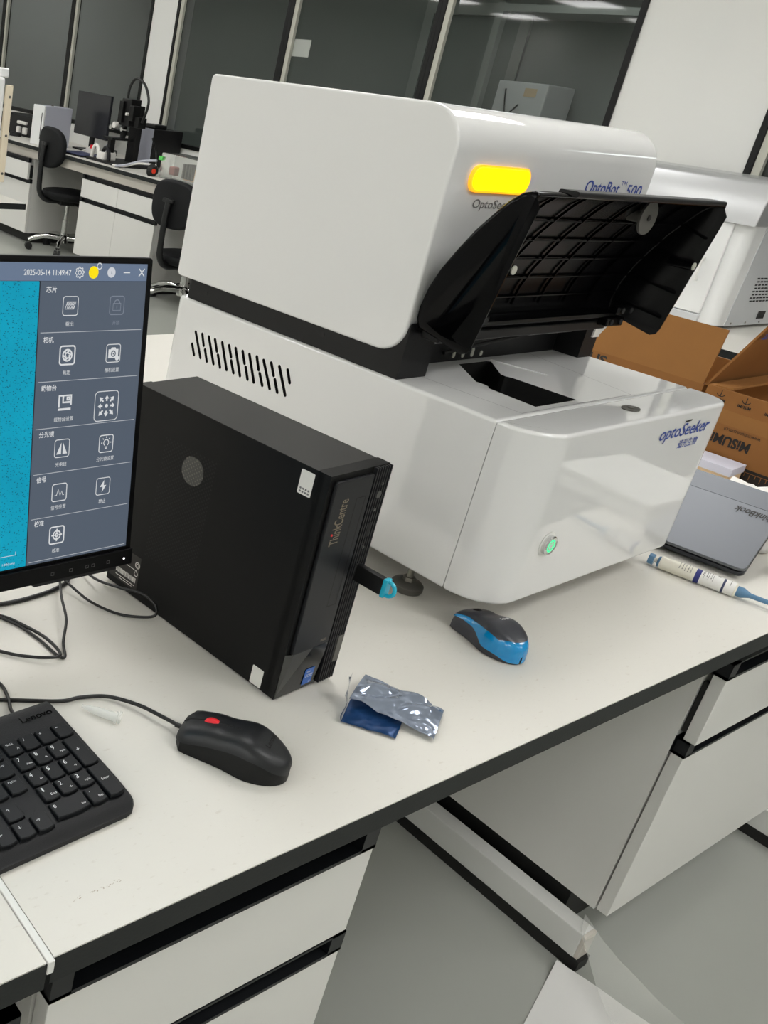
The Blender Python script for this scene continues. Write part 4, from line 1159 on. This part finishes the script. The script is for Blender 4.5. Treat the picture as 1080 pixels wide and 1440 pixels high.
# ------------------------------------------------------------------ pipette tube at the right
pp = thing('labelled_tube', 'labelled clear tube with blue button and blue nozzle lying at the right of the instrument', 'tube', (1.588, 0.590, T + 0.0112), R(-75.5))
MB().lathe([(0.0, 0.0), (0.0085, 0.0), (0.0092, 0.001), (0.0092, 0.008), (0.0, 0.008)], 8, (0, 0, 0), 'x').build('push_button', 'tube_blue', pp)
MB().lathe([(0.004, 0.008), (0.004, 0.014)], 10, (0, 0, 0), 'x').build('plunger', 'tube_cream', pp)
MB().lathe([(0.0, 0.013), (0.0078, 0.013), (0.0088, 0.0145), (0.0088, 0.019), (0.0, 0.019)], 16, (0, 0, 0), 'x').build('blue_collar', 'tube_blue', pp, smooth=40)
MB().lathe([(0.0098, 0.0165), (0.0108, 0.018), (0.0110, 0.050), (0.0110, 0.120), (0.0090, 0.122), (0.0, 0.122)], 24, (0, 0, 0), 'x').build('barrel', 'tube_cream', pp, smooth=40)
for x0, x1, m in ((0.040, 0.066, 'paper_cream'), (0.066, 0.073, 'navy'), (0.073, 0.103, 'paper'), (0.103, 0.106, 'stripe_dark'), (0.106, 0.119, 'paper')):
    MB().lathe([(0.01115, x0), (0.01115, x1)], 24, (0, 0, 0), 'x').build('label_band', {'paper_cream': 'tube_cream'}.get(m, m), pp, smooth=40)
wrap = lambda r: (lambda x, s: (x, r * math.cos(s / 0.0112), r * math.sin(s / 0.0112)))
dash = []
for x in (0.0435, 0.0475, 0.0515, 0.0555, 0.0595):
    s = 0.012
    while s < 0.030:
        l_ = random.uniform(0.0008, 0.0028); n_ = max(2, int(l_ / 0.0006)); dash.append([(x, s + l_ * i / n_) for i in range(n_ + 1)]); s += l_ + random.uniform(0.0005, 0.0012)
strokes('label_print', dash, 0.0011, wrap(0.01130), 'print_grey', pp)
dash = [[(x, 0.010 + 0.0005 * i) for i in range(44)] for x in (0.0775, 0.0835, 0.0895)]
strokes('label_rules', dash, 0.0004, wrap(0.01130), 'print_dark', pp)
dash = []
for x in (0.0760, 0.0810, 0.0870, 0.1125):
    s = 0.013
    while s < 0.027:
        l_ = random.uniform(0.0008, 0.0024); n_ = max(2, int(l_ / 0.0006)); dash.append([(x, s + l_ * i / n_) for i in range(n_ + 1)]); s += l_ + random.uniform(0.0005, 0.0012)
strokes('label_print', dash, 0.0011, wrap(0.01130), 'print_grey', pp)
text('lettering', '321', (0.096, 0.0, 0.01135), (0, 1, 0), (-1, 0, 0), 0.007, 0.004, 'print_dark', pp)
MB().lathe([(0.0, 0.121), (0.0082, 0.121), (0.0082, 0.130), (0.0055, 0.136), (0.0038, 0.140), (0.0034, 0.175), (0.0022, 0.190), (0.0, 0.190)], 20, (0, 0, 0), 'x').build('nozzle', 'tube_blue', pp, smooth=40)

# ------------------------------------------------------------------ laptop on a pile of white packages
lap = thing('laptop', 'closed grey laptop tilted up on white packages beside the instrument', 'laptop', (1.692, 0.494, T + 0.006), 0)
lap.rotation_euler = (0, R(-19.0), R(11.5))
# local x: depth away from the opening edge, local y: width to the left, local z: up
b = MB(); b.prism(rrect(0.0, 0.0, 0.225, 0.318, 0.010, 4), XY, 0.0, 0.008, r=0.002); b.build('base', 'laptop_base', lap, smooth=35)
b = MB(); b.prism(rrect(0.002, 0.002, 0.223, 0.316, 0.010, 4), XY, 0.0088, 0.0108, r=0.0006); b.build('gap_strip', 'rubber', lap, smooth=35)
b = MB(); b.prism(rrect(0.0, 0.0, 0.172, 0.318, (0.010, 0, 0, 0.010), 4), XY, 0.0108, 0.0165, r=0.0008, seg=2); lid = b.build('lid', 'laptop_grey', lap, smooth=35)
b = MB(); b.prism(rrect(0.1722, 0.0, 0.225, 0.318, (0, 0.010, 0.010, 0), 4), XY, 0.0108, 0.0165, r=0.0008, seg=2); b.build('lid_strip', 'laptop_dark', lap, smooth=35)
text('lettering', 'ThinkBook', (0.150, 0.032, 0.0166), (0, 1, 0), (-1, 0, 0), 0.060, 0.0185, 'print_dark', lid, bold=0.02, shear=0.12)
t = thing('white_package', 'white padded package propping up the back of the laptop', 'package', (1.872, 0.545, T), R(11.5))
b = MB(); b.prism(rrect(-0.03, -0.02, 0.06, 0.24, 0.02, 5), XY, 0.0, 0.062, r=0.012, seg=4); b.build('pouch', 'paper', t, smooth=50)
MB().box(-0.01, 0.0, 0.062, 0.04, 0.2, 0.0628).build('label_flap', 'sticker_white', t)
t = thing('white_box', 'flat white box lying to the right below the laptop edge', 'box', (1.785, 0.290, T), R(8))
MB().box(0, 0, 0.0, 0.22, 0.185, 0.026, 0.003).build('tray', 'matt_white', t)
MB().box(-0.002, -0.002, 0.027, 0.222, 0.187, 0.040, 0.003).build('lid', 'matt_white', t)
t = thing('paper_stack', 'small stack of lilac and cream paper slips in front of the cardboard box', 'paper', (2.105, 0.712, T), R(4))
MB().box(0.02, 0, 0, 0.088, 0.075, 0.030).build('cream_pad', 'paper_cream', t)
MB().box(0.017, -0.002, 0.030, 0.090, 0.077, 0.046).build('lilac_pad', 'paper_lilac', t)
t = thing('folded_wrap', 'white folded wrapping sticking out behind the laptop at the right edge', 'wrapping', (2.02, 0.44, T), R(10))
o = sheet(14, 14, lambda u, v: Vector((u * 0.14, v * 0.24, 0.03 + 0.05 * math.sin(PI * u) * (0.6 + 0.4 * math.sin(5 * v)) + wob((u * .14, v * .24, 0), 30, 0.012, 6)))).build('wrap_top', 'paper', t, smooth=60)
o2 = sheet(8, 8, lambda u, v: Vector((u * 0.14, v * 0.24, 0.002 + 0.004 * math.sin(7 * u)))).build('wrap_bottom', 'paper', t, smooth=60)

# ------------------------------------------------------------------ cardboard boxes
def carton(label, loc, rz, X, Y, Z):
    t = thing('cardboard_box', label, 'cardboard box', loc, rz)
    w = 0.005
    MB().box(0, 0, 0, w, Y, Z).build('wall_panel', 'cardboard', t)
    MB().box(X - w, 0, 0, X, Y, Z).build('wall_panel', 'cardboard', t)
    MB().box(w, 0, 0, X - w, w, Z).build('wall_panel', 'cardboard', t)
    MB().box(w, Y - w, 0, X - w, Y, Z).build('wall_panel', 'cardboard', t)
    MB().box(w, w, 0, X - w, Y - w, w).build('bottom_panel', 'cardboard_inside', t)
    return t
def flap(par, a, c, d, e, m='cardboard_inside'):
    a, c, d, e = map(Vector, (a, c, d, e))
    n = (c - a).cross(e - a).normalized() * 0.0045
    b = MB(); b.loft([[tuple(p) for p in (a, c, d, e)], [tuple(p + n) for p in (a, c, d, e)]])
    return b.build('flap', m, par)
A = carton('open cardboard box with raised flaps, further back behind the instrument hood', (2.22, 0.856, T), R(1), 0.36, 0.40, 0.168)
f1 = flap(A, (0, 0.002, 0.168), (0, 0.398, 0.168), (0.012, 0.40, 0.285), (0.012, 0.0, 0.285))
f2 = flap(A, (0.004, 0, 0.168), (0.355, 0, 0.168), (0.355, -0.062, 0.300), (0.004, -0.064, 0.312), 'cardboard')
f3 = flap(A, (0.36, 0.002, 0.168), (0.36, 0.398, 0.168), (0.43, 0.40, 0.13), (0.43, 0.0, 0.13))
f4 = flap(A, (0.004, 0.40, 0.168), (0.355, 0.40, 0.168), (0.355, 0.47, 0.25), (0.004, 0.47, 0.25))
text('lettering', '追光', (0.03, -0.0615, 0.297), (1, 0, 0), (0, -0.43, 0.9), 0.05, 0.026, 'print_blue', f2, bold=0.02, lift=0.006)
text('lettering', 'US', (-0.0006, 0.225, 0.152), (0, -1, 0), (0, 0, 1), 0.040, 0.022, 'print_dark', A, bold=0.03)
b = MB(); b.poly([(-0.0008, 0.250, 0.140), (-0.0008, 0.310, 0.150), (-0.0008, 0.275, 0.166), (-0.0008, 0.252, 0.166)]); b.build('shipping_label', 'sticker_white', A, recalc=False)
Bx = carton('cardboard box with upside-down black print at the right edge behind the laptop', (2.205, 0.395, T), R(1), 0.36, 0.445, 0.176)
flap(Bx, (0.004, 0.445, 0.176), (0.355, 0.445, 0.176), (0.355, 0.40, 0.182), (0.004, 0.40, 0.182))
flap(Bx, (0.355, 0.01, 0.176), (0.355, 0.43, 0.176), (0.42, 0.43, 0.24), (0.42, 0.01, 0.24))
FX = -0.0004
text('lettering', 'MiSUMi', (FX, 0.366, 0.0765), (0, 1, 0), (0, 0, -1), 0.072, 0.0215, 'card_black', Bx, bold=0.035)
text('lettering', 'www.misumi.com.cn', (FX, 0.352, 0.1000), (0, 1, 0), (0, 0, -1), 0.068, 0.0080, 'card_black', Bx)
for y in (0.416, 0.368, 0.318, 0.268):
    text('lettering', 'MISUMI', (FX, y, 0.1525), (0, 1, 0), (0, 0, -1), 0.024, 0.0065, 'card_black', Bx, bold=0.02)
    strokes('box_mark', [circ(y, 0.1675, 0.008, 12, 200, 340), [(y, 0.160), (y, 0.172)]], 0.0016, lambda p, q: (FX, p, q), 'card_black', Bx)
strokes('print_band', [], 0.001, lambda p, q: (FX, p, q), 'card_black', Bx, fills=[[(0.0, 0.0), (0.39, 0.0), (0.39, 0.0365), (0.0, 0.0365)]])
strokes('print_ruler', [[(0.05, 0.030), (0.35, 0.030)]] + [[(0.05 + k * 0.01, 0.030), (0.05 + k * 0.01, 0.030 - (0.008 if k % 2 else 0.013))] for k in range(31)], 0.0012, lambda p, q: (FX - 0.0004, p, q), 'cardboard', Bx)
MB().box(-0.0006, 0.0, 0.108, 0.0, 0.445, 0.137).build('tape', 'cardboard_inside', Bx)
# ------------------------------------------------------------------ wall bench with its cabinets
def wall_bench(label, x0, y0, y1):
    t = thing('wall_bench', label, 'bench', (x0, y0, 0))
    D, L = XW - 0.002 - x0, y1 - y0
    wt = MB().box(0, 0, T - 0.028, D, L, T - 0.0015).build('worktop', 'edge_black', t)
    MB().box(0.0008, 0.0008, T - 0.0015, D, L - 0.0008, T).build('laminate_sheet', 'laminate', wt)
    MB().box(0.035, 0.02, 0.654, 0.055, L - 0.02, T - 0.028).build('apron', 'cabinet_edge', t)
    MB().box(D - 0.03, 0.02, 0.0, D - 0.01, L - 0.02, T - 0.03).build('back_panel', 'cabinet_white', t)
    for y in (0.02, L - 0.06):
        MB().box(0.1, y, 0.0, D - 0.05, y + 0.04, T - 0.028).build('leg_frame', 'cabinet_white', t)
    return t
wall_bench('long white wall bench under the windows with two swivel chairs', 3.97, 2.35, 9.6)
wall_bench('white wall bench in the background carrying the pale machine', 3.70, -1.0, 2.30)
XF = 4.0
cabinet('white wall-bench cabinet between the two swivel chairs', (XF, 5.855, 0), R(-90), 0.90, 0.08, 0.6, split=1, zt=0.652)
cabinet('white wall-bench cabinet to the left of the far swivel chair', (XF, 7.47, 0), R(-90), 0.90, 0.08, 0.6, drawer_out=0.03, zt=0.652)

# near island at the left edge
t = thing('lab_island', 'corner of another white lab bench at the left edge', 'bench', (-0.6, 3.84, 0))
wt = MB().box(0, 0, T - 0.028, 2.93, 1.4, T - 0.0015).build('worktop', 'edge_black', t)
MB().box(0.0008, 0.0008, T - 0.0015, 2.9292, 1.3992, T).build('laminate_sheet', 'laminate', wt)
MB().box(0.02, 0.04, 0.655, 2.80, 1.36, T - 0.028).build('apron', 'cabinet_edge', t)
cabinet('white cabinet under the bench corner at the left edge', (1.26, 3.875, 0), 0, 0.90, 0.108, 0.6, zt=0.652)
# upright white machine on the island
t = thing('upright_machine', 'tall white machine cover with a beige edge board, cut by the left edge', 'machine', (1.765, 4.04, T), R(2))
MB().box(0, 0.0, 0.05, 0.52, 0.42, 0.52, 0.012).build('cover', 'machine_white', t)
bd = MB().box(0.525, -0.004, 0.06, 0.56, 0.014, 0.49, 0.003).build('edge_board', 'board_beige', t)
for z in (0.10, 0.27, 0.44):
    MB().lathe([(0.0, -0.006), (0.006, -0.006), (0.006, -0.004), (0.0, -0.004)], 12, (0.545, 0, z), 'y').build('bolt', 'grey_metal', bd)
MB().box(0.50, 0.02, 0.52, 0.545, 0.06, 0.56, 0.006).build('top_corner', 'machine_white', t)
MB().box(0.02, 0.02, 0.0, 0.55, 0.40, 0.05, 0.004).build('base', 'rubber', t)

# ------------------------------------------------------------------ swivel chairs
def make_chair(label, loc, rz, zs, group):
    t = thing('swivel_chair', label, 'chair', loc, rz, group)      # faces local +x
    pts = []
    n = 36
    for k in range(n):
        a = k / n * 2 * PI
        c, s = math.cos(a), math.sin(a)
        pts.append((0.205 * math.copysign(abs(c) ** 0.75, c), 0.145 * math.copysign(abs(s) ** 0.75, s)))
    b = MB()
    b.prism(pts, lambda p, q, w: (w - 0.08 * (p / 0.205) ** 2 * -0.45 - 0.245, p, q + zs + 0.325), 0.0, 0.05, r=0.018, seg=4)
    b.build('backrest', 'chair_fabric', t, smooth=50)
    b = MB(); b.tube(smooth_path([(-0.252, 0, zs + 0.36), (-0.262, 0, zs + 0.24), (-0.262, 0, zs + 0.10), (-0.250, 0, zs + 0.0), (-0.19, 0, zs - 0.055), (-0.06, 0, zs - 0.06)], 6), [0.020] * 31, 10); b.build('back_bar', 'chair_plastic', t, smooth=50)
    MB().box(-0.268, -0.045, zs + 0.335, -0.246, 0.045, zs + 0.36, 0.006).build('back_bracket', 'chair_plastic', t)
    b = MB()
    b.lathe([(0.0, zs - 0.045), (0.17, zs - 0.045), (0.205, zs - 0.025), (0.212, zs - 0.005), (0.205, zs + 0.012), (0.17, zs + 0.020), (0.0, zs + 0.022)], 32)
    b.build('seat', 'chair_fabric', t, smooth=50)
    MB().box(-0.09, -0.06, zs - 0.085, 0.09, 0.06, zs - 0.045, 0.008).build('seat_plate', 'chair_plastic', t)
    MB().tube([(0.03, -0.06, zs - 0.07), (0.03, -0.19, zs - 0.075)], 0.008).build('lever', 'chair_plastic', t)
    MB().lathe([(0.0, 0.09), (0.026, 0.09), (0.026, max(0.2, zs - 0.20)), (0.016, max(0.2, zs - 0.20)), (0.016, zs - 0.085), (0.0, zs - 0.085)], 20).build('gas_lift', 'chrome', t, smooth=40)
    hub = MB().lathe([(0.0, 0.075), (0.042, 0.075), (0.042, 0.125), (0.030, 0.135), (0.0, 0.135)], 20).build('hub', 'chrome', t, smooth=40)
    for k in range(5):
        a = k * 2 * PI / 5 + 0.35
        d = Vector((math.cos(a), math.sin(a), 0))
        b = MB(); b.tube(smooth_path([d * 0.03 + Vector((0, 0, 0.112)), d * 0.13 + Vector((0, 0, 0.118)), d * 0.22 + Vector((0, 0, 0.098)), d * 0.275 + Vector((0, 0, 0.072))], 5), [0.022] * 6 + [0.019] * 5 + [0.016] * 5, 10)
        b.build('leg', 'chrome', t, smooth=50)
        p = d * 0.27
        e = Vector((-d.y, d.x, 0))
        b = MB()
        for s_ in (-1, 1):
            q = p + e * (0.014 * s_)
            b.tube([q + e * 0.010 * s_ * -1 + Vector((0, 0, 0.028)), q + e * 0.010 * s_ + Vector((0, 0, 0.028))], 0.028, 16)
        b.build('caster', 'chair_plastic', t, smooth=40)
    return t
G = 'black swivel chairs at the wall bench'
ch = make_chair('black swivel chair with round back further from the instrument, left of the wide cabinet', (4.165, 6.25, 0), R(-7), 0.450, G)
make_chair('black swivel chair partly hidden behind the white instrument', (4.08, 4.66, 0), R(4), 0.325, G)

# ------------------------------------------------------------------ things on the wall bench
t = thing('grey_cabinet_box', 'pale grey box-shaped device with white front on the wall bench', 'device', (4.058, 6.575, T), R(0))
MB().box(0.018, 0, 0, 0.26, 0.165, 0.292, 0.005).build('housing', 'device_grey', t)
MB().box(0.0, 0.0, 0, 0.016, 0.165, 0.292, 0.005).build('front_panel', 'machine_white', t)
MB().box(-0.002, 0.02, 0.05, 0.0, 0.028, 0.24).build('vent_strip', 'rubber', t)
b = MB(); b.lathe([(0.0, 0.292), (0.01, 0.292), (0.01, 0.298), (0.0, 0.298)], 10, (0.12, 0.08, 0)); b.build('top_knob', 'steel', t)

t = thing('switched_off_monitor', 'dark switched-off monitor standing on the wall bench under the window', 'monitor', (4.45, 6.50, T), R(-5))
MB().box(0.0, -0.265, 0.105, 0.02, 0.265, 0.425, 0.004).build('panel', 'screen_off', t)
MB().box(-0.001, -0.258, 0.115, 0.0, 0.258, 0.418).build('screen', 'screen_off', t)
MB().box(0.02, -0.03, 0.0, 0.04, 0.03, 0.28, 0.004).build('column', 'satin_black', t)
MB().box(-0.08, -0.11, 0.0, 0.10, 0.11, 0.012, 0.004).build('foot_plate', 'satin_black', t)

# black microscope built from stages and optics
t = thing('microscope', 'black modular microscope with a cable arching over it on the wall bench', 'microscope', (4.22, 5.72, T), R(0))
MB().box(-0.17, -0.22, 0.0, 0.16, 0.20, 0.018, 0.003).build('base_plate', 'satin_black', t)
MB().box(0.06, -0.045, 0.018, 0.11, 0.045, 0.40, 0.004).build('column', 'satin_black', t)
MB().box(-0.03, -0.06, 0.26, 0.06, 0.055, 0.44, 0.006).build('head', 'satin_black', t)
b = MB()
b.box(-0.05, 0.005, 0.28, -0.03, 0.05, 0.42, 0.003); b.box(-0.04, -0.11, 0.30, 0.03, -0.06, 0.40, 0.004); b.box(-0.02, -0.16, 0.26, 0.05, -0.11, 0.33, 0.004)
b.build('drive_block', 'frame_black', t)
b = MB()
b.lathe([(0.0, 0.17), (0.018, 0.17), (0.022, 0.20), (0.022, 0.26), (0.0, 0.26)], 16, (-0.01, 0.01, 0)); b.build('objective', 'frame_black', t, smooth=40)
for y, z, r, m in ((0.075, 0.255, 0.022, 'sticker_white'), (0.115, 0.235, 0.016, 'chrome'), (-0.02, 0.235, 0.014, 'chrome'), (-0.05, 0.34, 0.010, 'sticker_white')):
    MB().lathe([(0.0, -0.055), (r, -0.055), (r, -0.02), (0.0, -0.02)], 14, (0, y, z), 'x').build('knob', m, t, smooth=40)
MB().box(-0.12, -0.02, 0.16, 0.06, 0.10, 0.175, 0.003).build('stage', 'frame_black', t)
MB().box(-0.10, 0.02, 0.018, -0.06, 0.06, 0.16, 0.003).build('stage_post', 'frame_black', t)
for y0, y1, z0 in ((0.10, 0.16, 0.02), (-0.02, 0.03, 0.03)):
    b = MB(); b.tube([(-0.14, y0 + (y1 - y0) * 0.5 + 0.045 * math.cos(k * PI / 8), 0.02 + 0.085 * math.sin(k * PI / 8)) for k in range(9)], 0.014, 8); b.build('bracket_arch', 'sticker_white' if y0 > 0 else 'satin_black', t, smooth=50)
MB().box(-0.16, 0.0, 0.018, -0.05, 0.09, 0.07, 0.006).build('white_block', 'sticker_white', t)
b = MB(); b.tube(smooth_path([(0.0, 0.03, 0.44), (0.0, 0.02, 0.52), (0.0, -0.04, 0.575), (0.0, -0.14, 0.545), (0.0, -0.21, 0.45), (0.0, -0.20, 0.36), (0.0, -0.17, 0.30)], 8), 0.009, 8); b.build('arching_cable', 'cable_black', t, smooth=60)
b = MB(); b.tube(smooth_path([(0.01, 0.05, 0.44), (0.01, 0.045, 0.50), (0.01, 0.015, 0.55), (0.01, -0.03, 0.575)], 6), 0.006, 8); b.build('arching_cable', 'cable_black', t, smooth=60)

t = thing('controller_box', 'black metal controller box with pale side panel behind the microscope', 'controller', (4.40, 5.63, T), R(0))
MB().box(0.004, 0.0, 0.01, 0.27, 0.17, 0.26, 0.003).build('case', 'satin_black', t)
MB().box(-0.002, 0.0, 0.01, 0.003, 0.17, 0.26, 0.001).build('front_panel', 'device_grey', t)
for x in (0.02, 0.23):
    for y in (0.02, 0.13):
        MB().box(x, y, 0, x + 0.02, y + 0.02, 0.01).build('foot', 'rubber', t)
MB().box(0.03, 0.03, 0.26, 0.14, 0.15, 0.29, 0.008).build('adapter', 'satin_black', t)

t = thing('clear_plastic_box', 'clear plastic box with electronics inside, beside the controller on the wall bench', 'plastic box', (4.08, 4.72, T), R(0))
MB().box(0, 0, 0.0, 0.20, 0.38, 0.16, 0.008).build('shell', 'clear_plastic', t, smooth=35)
MB().box(0.05, 0.05, 0.02, 0.12, 0.16, 0.10).build('circuit_block', 'paper_cream', t)
for k in range(4):
    MB().box(0.02, 0.06 + 0.03 * k, 0.03, 0.16, 0.072 + 0.03 * k, 0.12).build('board', 'grey_metal', t)
MB().box(0.05, 0.26, 0.03, 0.12, 0.32, 0.085, 0.01).build('red_part', 'dull_red', t)
MB().lathe([(0.0, 0.0), (0.03, 0.0), (0.045, 0.03), (0.0, 0.03)], 16, (-0.02, 0.40, 0.035), 'y').build('black_plug', 'rubber', t)
MB().lathe([(0.0, 0.035), (0.016, 0.035), (0.016, 0.043), (0.0, 0.043)], 16, (-0.03, 0.36, 0.035), 'y').build('orange_button', 'orange_red', t)
MB().box(-0.01, 0.355, 0.11, 0.03, 0.395, 0.135, 0.003).build('green_connector', 'green', t)

def bench_cable(label, pts, m, r=0.006):
    b = MB(); b.tube(smooth_path([(p[0], p[1], T + p[2]) for p in pts], 8), r, 7)
    tag(b.build('bench_cable', m, smooth=60), label, 'cable', 'cables on the wall bench')
bench_cable('grey cable slanting down from the clear plastic box on the wall bench', [(4.08, 5.14, 0.10), (4.05, 5.25, 0.08), (4.02, 5.40, 0.03), (4.015, 5.50, 0.009)], 'device_grey', 0.008)
bench_cable('white cable below the grey one beside the clear plastic box', [(4.08, 5.14, 0.07), (4.04, 5.28, 0.06), (4.03, 5.42, 0.02), (4.035, 5.56, 0.009)], 'sticker_white', 0.007)
bench_cable('black cable bowing in front of the controller box on the wall bench', [(4.39, 5.62, 0.20), (4.36, 5.52, 0.12), (4.25, 5.36, 0.03), (4.12, 5.26, 0.01), (4.10, 5.16, 0.01)], 'cable_black', 0.006)
bench_cable('black cable tangled on the wall bench in front of the switched-off monitor', [(4.25, 6.11, 0.008), (4.30, 6.05, 0.03), (4.36, 6.00, 0.06), (4.33, 5.95, 0.03), (4.28, 5.94, 0.008)], 'cable_black', 0.007)
bench_cable('pale cable tangled on the wall bench in front of the switched-off monitor', [(4.34, 6.20, 0.012), (4.33, 6.26, 0.06), (4.31, 6.30, 0.03), (4.29, 6.34, 0.008)], 'sticker_white', 0.006)
bench_cable('grey cable looping at the foot of the switched-off monitor', [(4.33, 6.10, 0.05), (4.38, 6.14, 0.09), (4.41, 6.19, 0.03), (4.42, 6.24, 0.01)], 'device_grey', 0.006)
t = thing('bench_clutter_box', 'small pale junction box with a red cap by the switched-off monitor', 'junction box', (4.22, 6.12, T))
MB().box(0, 0, 0, 0.09, 0.07, 0.05, 0.004).build('case', 'sticker_white', t)
MB().lathe([(0.0, 0.05), (0.02, 0.05), (0.02, 0.075), (0.0, 0.075)], 12, (0.04, 0.035, 0)).build('red_cap', 'red_plastic', t)
t = thing('closed_laptop', 'dark flat laptop lying closed on the wall bench by the grey device', 'laptop', (4.03, 5.96, T), R(4))
MB().box(0, 0, 0, 0.2, 0.26, 0.012, 0.003).build('base', 'screen_off', t)
MB().box(0, 0, 0.0125, 0.2, 0.26, 0.018, 0.002).build('lid', 'stripe_dark', t)

t = thing('black_device', 'black low device with white fittings at the far end of the wall bench', 'device', (4.30, 7.15, T))
MB().box(0, 0.0, 0.0, 0.28, 0.55, 0.16, 0.008).build('case', 'satin_black', t)
for y, z, w in ((0.05, 0.095, 0.14), (0.14, 0.02, 0.05), (0.04, 0.02, 0.05)):
    MB().box(-0.03, y, z, 0.0, y + w, z + 0.025 + (0.03 if w < 0.1 else 0), 0.008).build('white_fitting', 'sticker_white', t)
MB().lathe([(0.0, 0.0), (0.05, 0.0), (0.05, 0.03), (0.0, 0.03)], 16, (-0.08, 0.10, 0)).build('round_foot', 'rubber', t)

# ------------------------------------------------------------------ second machine on the right wall bench
t = thing('bench_machine', 'pale grey and white machine with a silver hood behind the black instrument hood', 'machine', (4.03, 1.60, T), R(0))
b = MB(); b.prism(rrect(0.0, 0.0, 0.60, 0.75, (0.035, 0.01, 0.01, 0.035), 6), XY, 0.012, 0.40, r=0.006); b.build('body', 'machine_white', t, smooth=35)
b = MB(); b.prism([(0.075, 0.012), (0.60, 0.012), (0.60, 0.49), (0.11, 0.49)], XZ, -0.003, 0.003); sd = b.build('side_panel', 'machine_grey', t)
b = MB(); b.prism([(-0.02, 0.385), (0.62, 0.385), (0.62, 0.53), (0.60, 0.545), (0.06, 0.545), (0.02, 0.525), (-0.01, 0.46)], XZ, -0.012, 0.76, r=0.006, seg=3); b.build('hood', 'machine_silver', t, smooth=40)
dr = MB().box(-0.012, 0.06, 0.045, 0.0, 0.62, 0.385, 0.006).build('door', 'machine_white', t, smooth=40)
MB().box(-0.013, 0.06, 0.012, 0.0, 0.62, 0.043, 0.003).build('door_sill', 'machine_grey', t)
MB().box(-0.032, 0.11, 0.16, -0.022, 0.118, 0.25, 0.003).box(-0.024, 0.11, 0.16, -0.012, 0.118, 0.172).box(-0.024, 0.11, 0.238, -0.012, 0.118, 0.25).build('door_handle', 'matt_white', dr)
for r_ in range(8):
    for c_ in range(12):
        x = 0.20 + c_ * 0.028 - (0.008 * (r_ % 2))
        MB().box(x, -0.0045, 0.105 + r_ * 0.0125, x + 0.018, -0.003, 0.110 + r_ * 0.0125).build('vent_slot', 'rubber', sd)
MB().box(0.32, -0.005, 0.035, 0.38, -0.003, 0.065).build('socket', 'rubber', sd)
for x in (0.12, 0.24, 0.36, 0.5):
    MB().lathe([(0.0, -0.005), (0.004, -0.005), (0.004, -0.003), (0.0, -0.003)], 10, (x, 0, 0.022), 'y').build('screw', 'steel', sd)
for x in (0.03, 0.5):
    for y in (0.05, 0.65):
        MB().box(x, y, 0.0, x + 0.04, y + 0.04, 0.012).build('foot', 'rubber', t)

for o in list(bpy.data.objects):
    if o.type == 'EMPTY' and not o.children and 'category' in o:
        bpy.data.objects.remove(o)
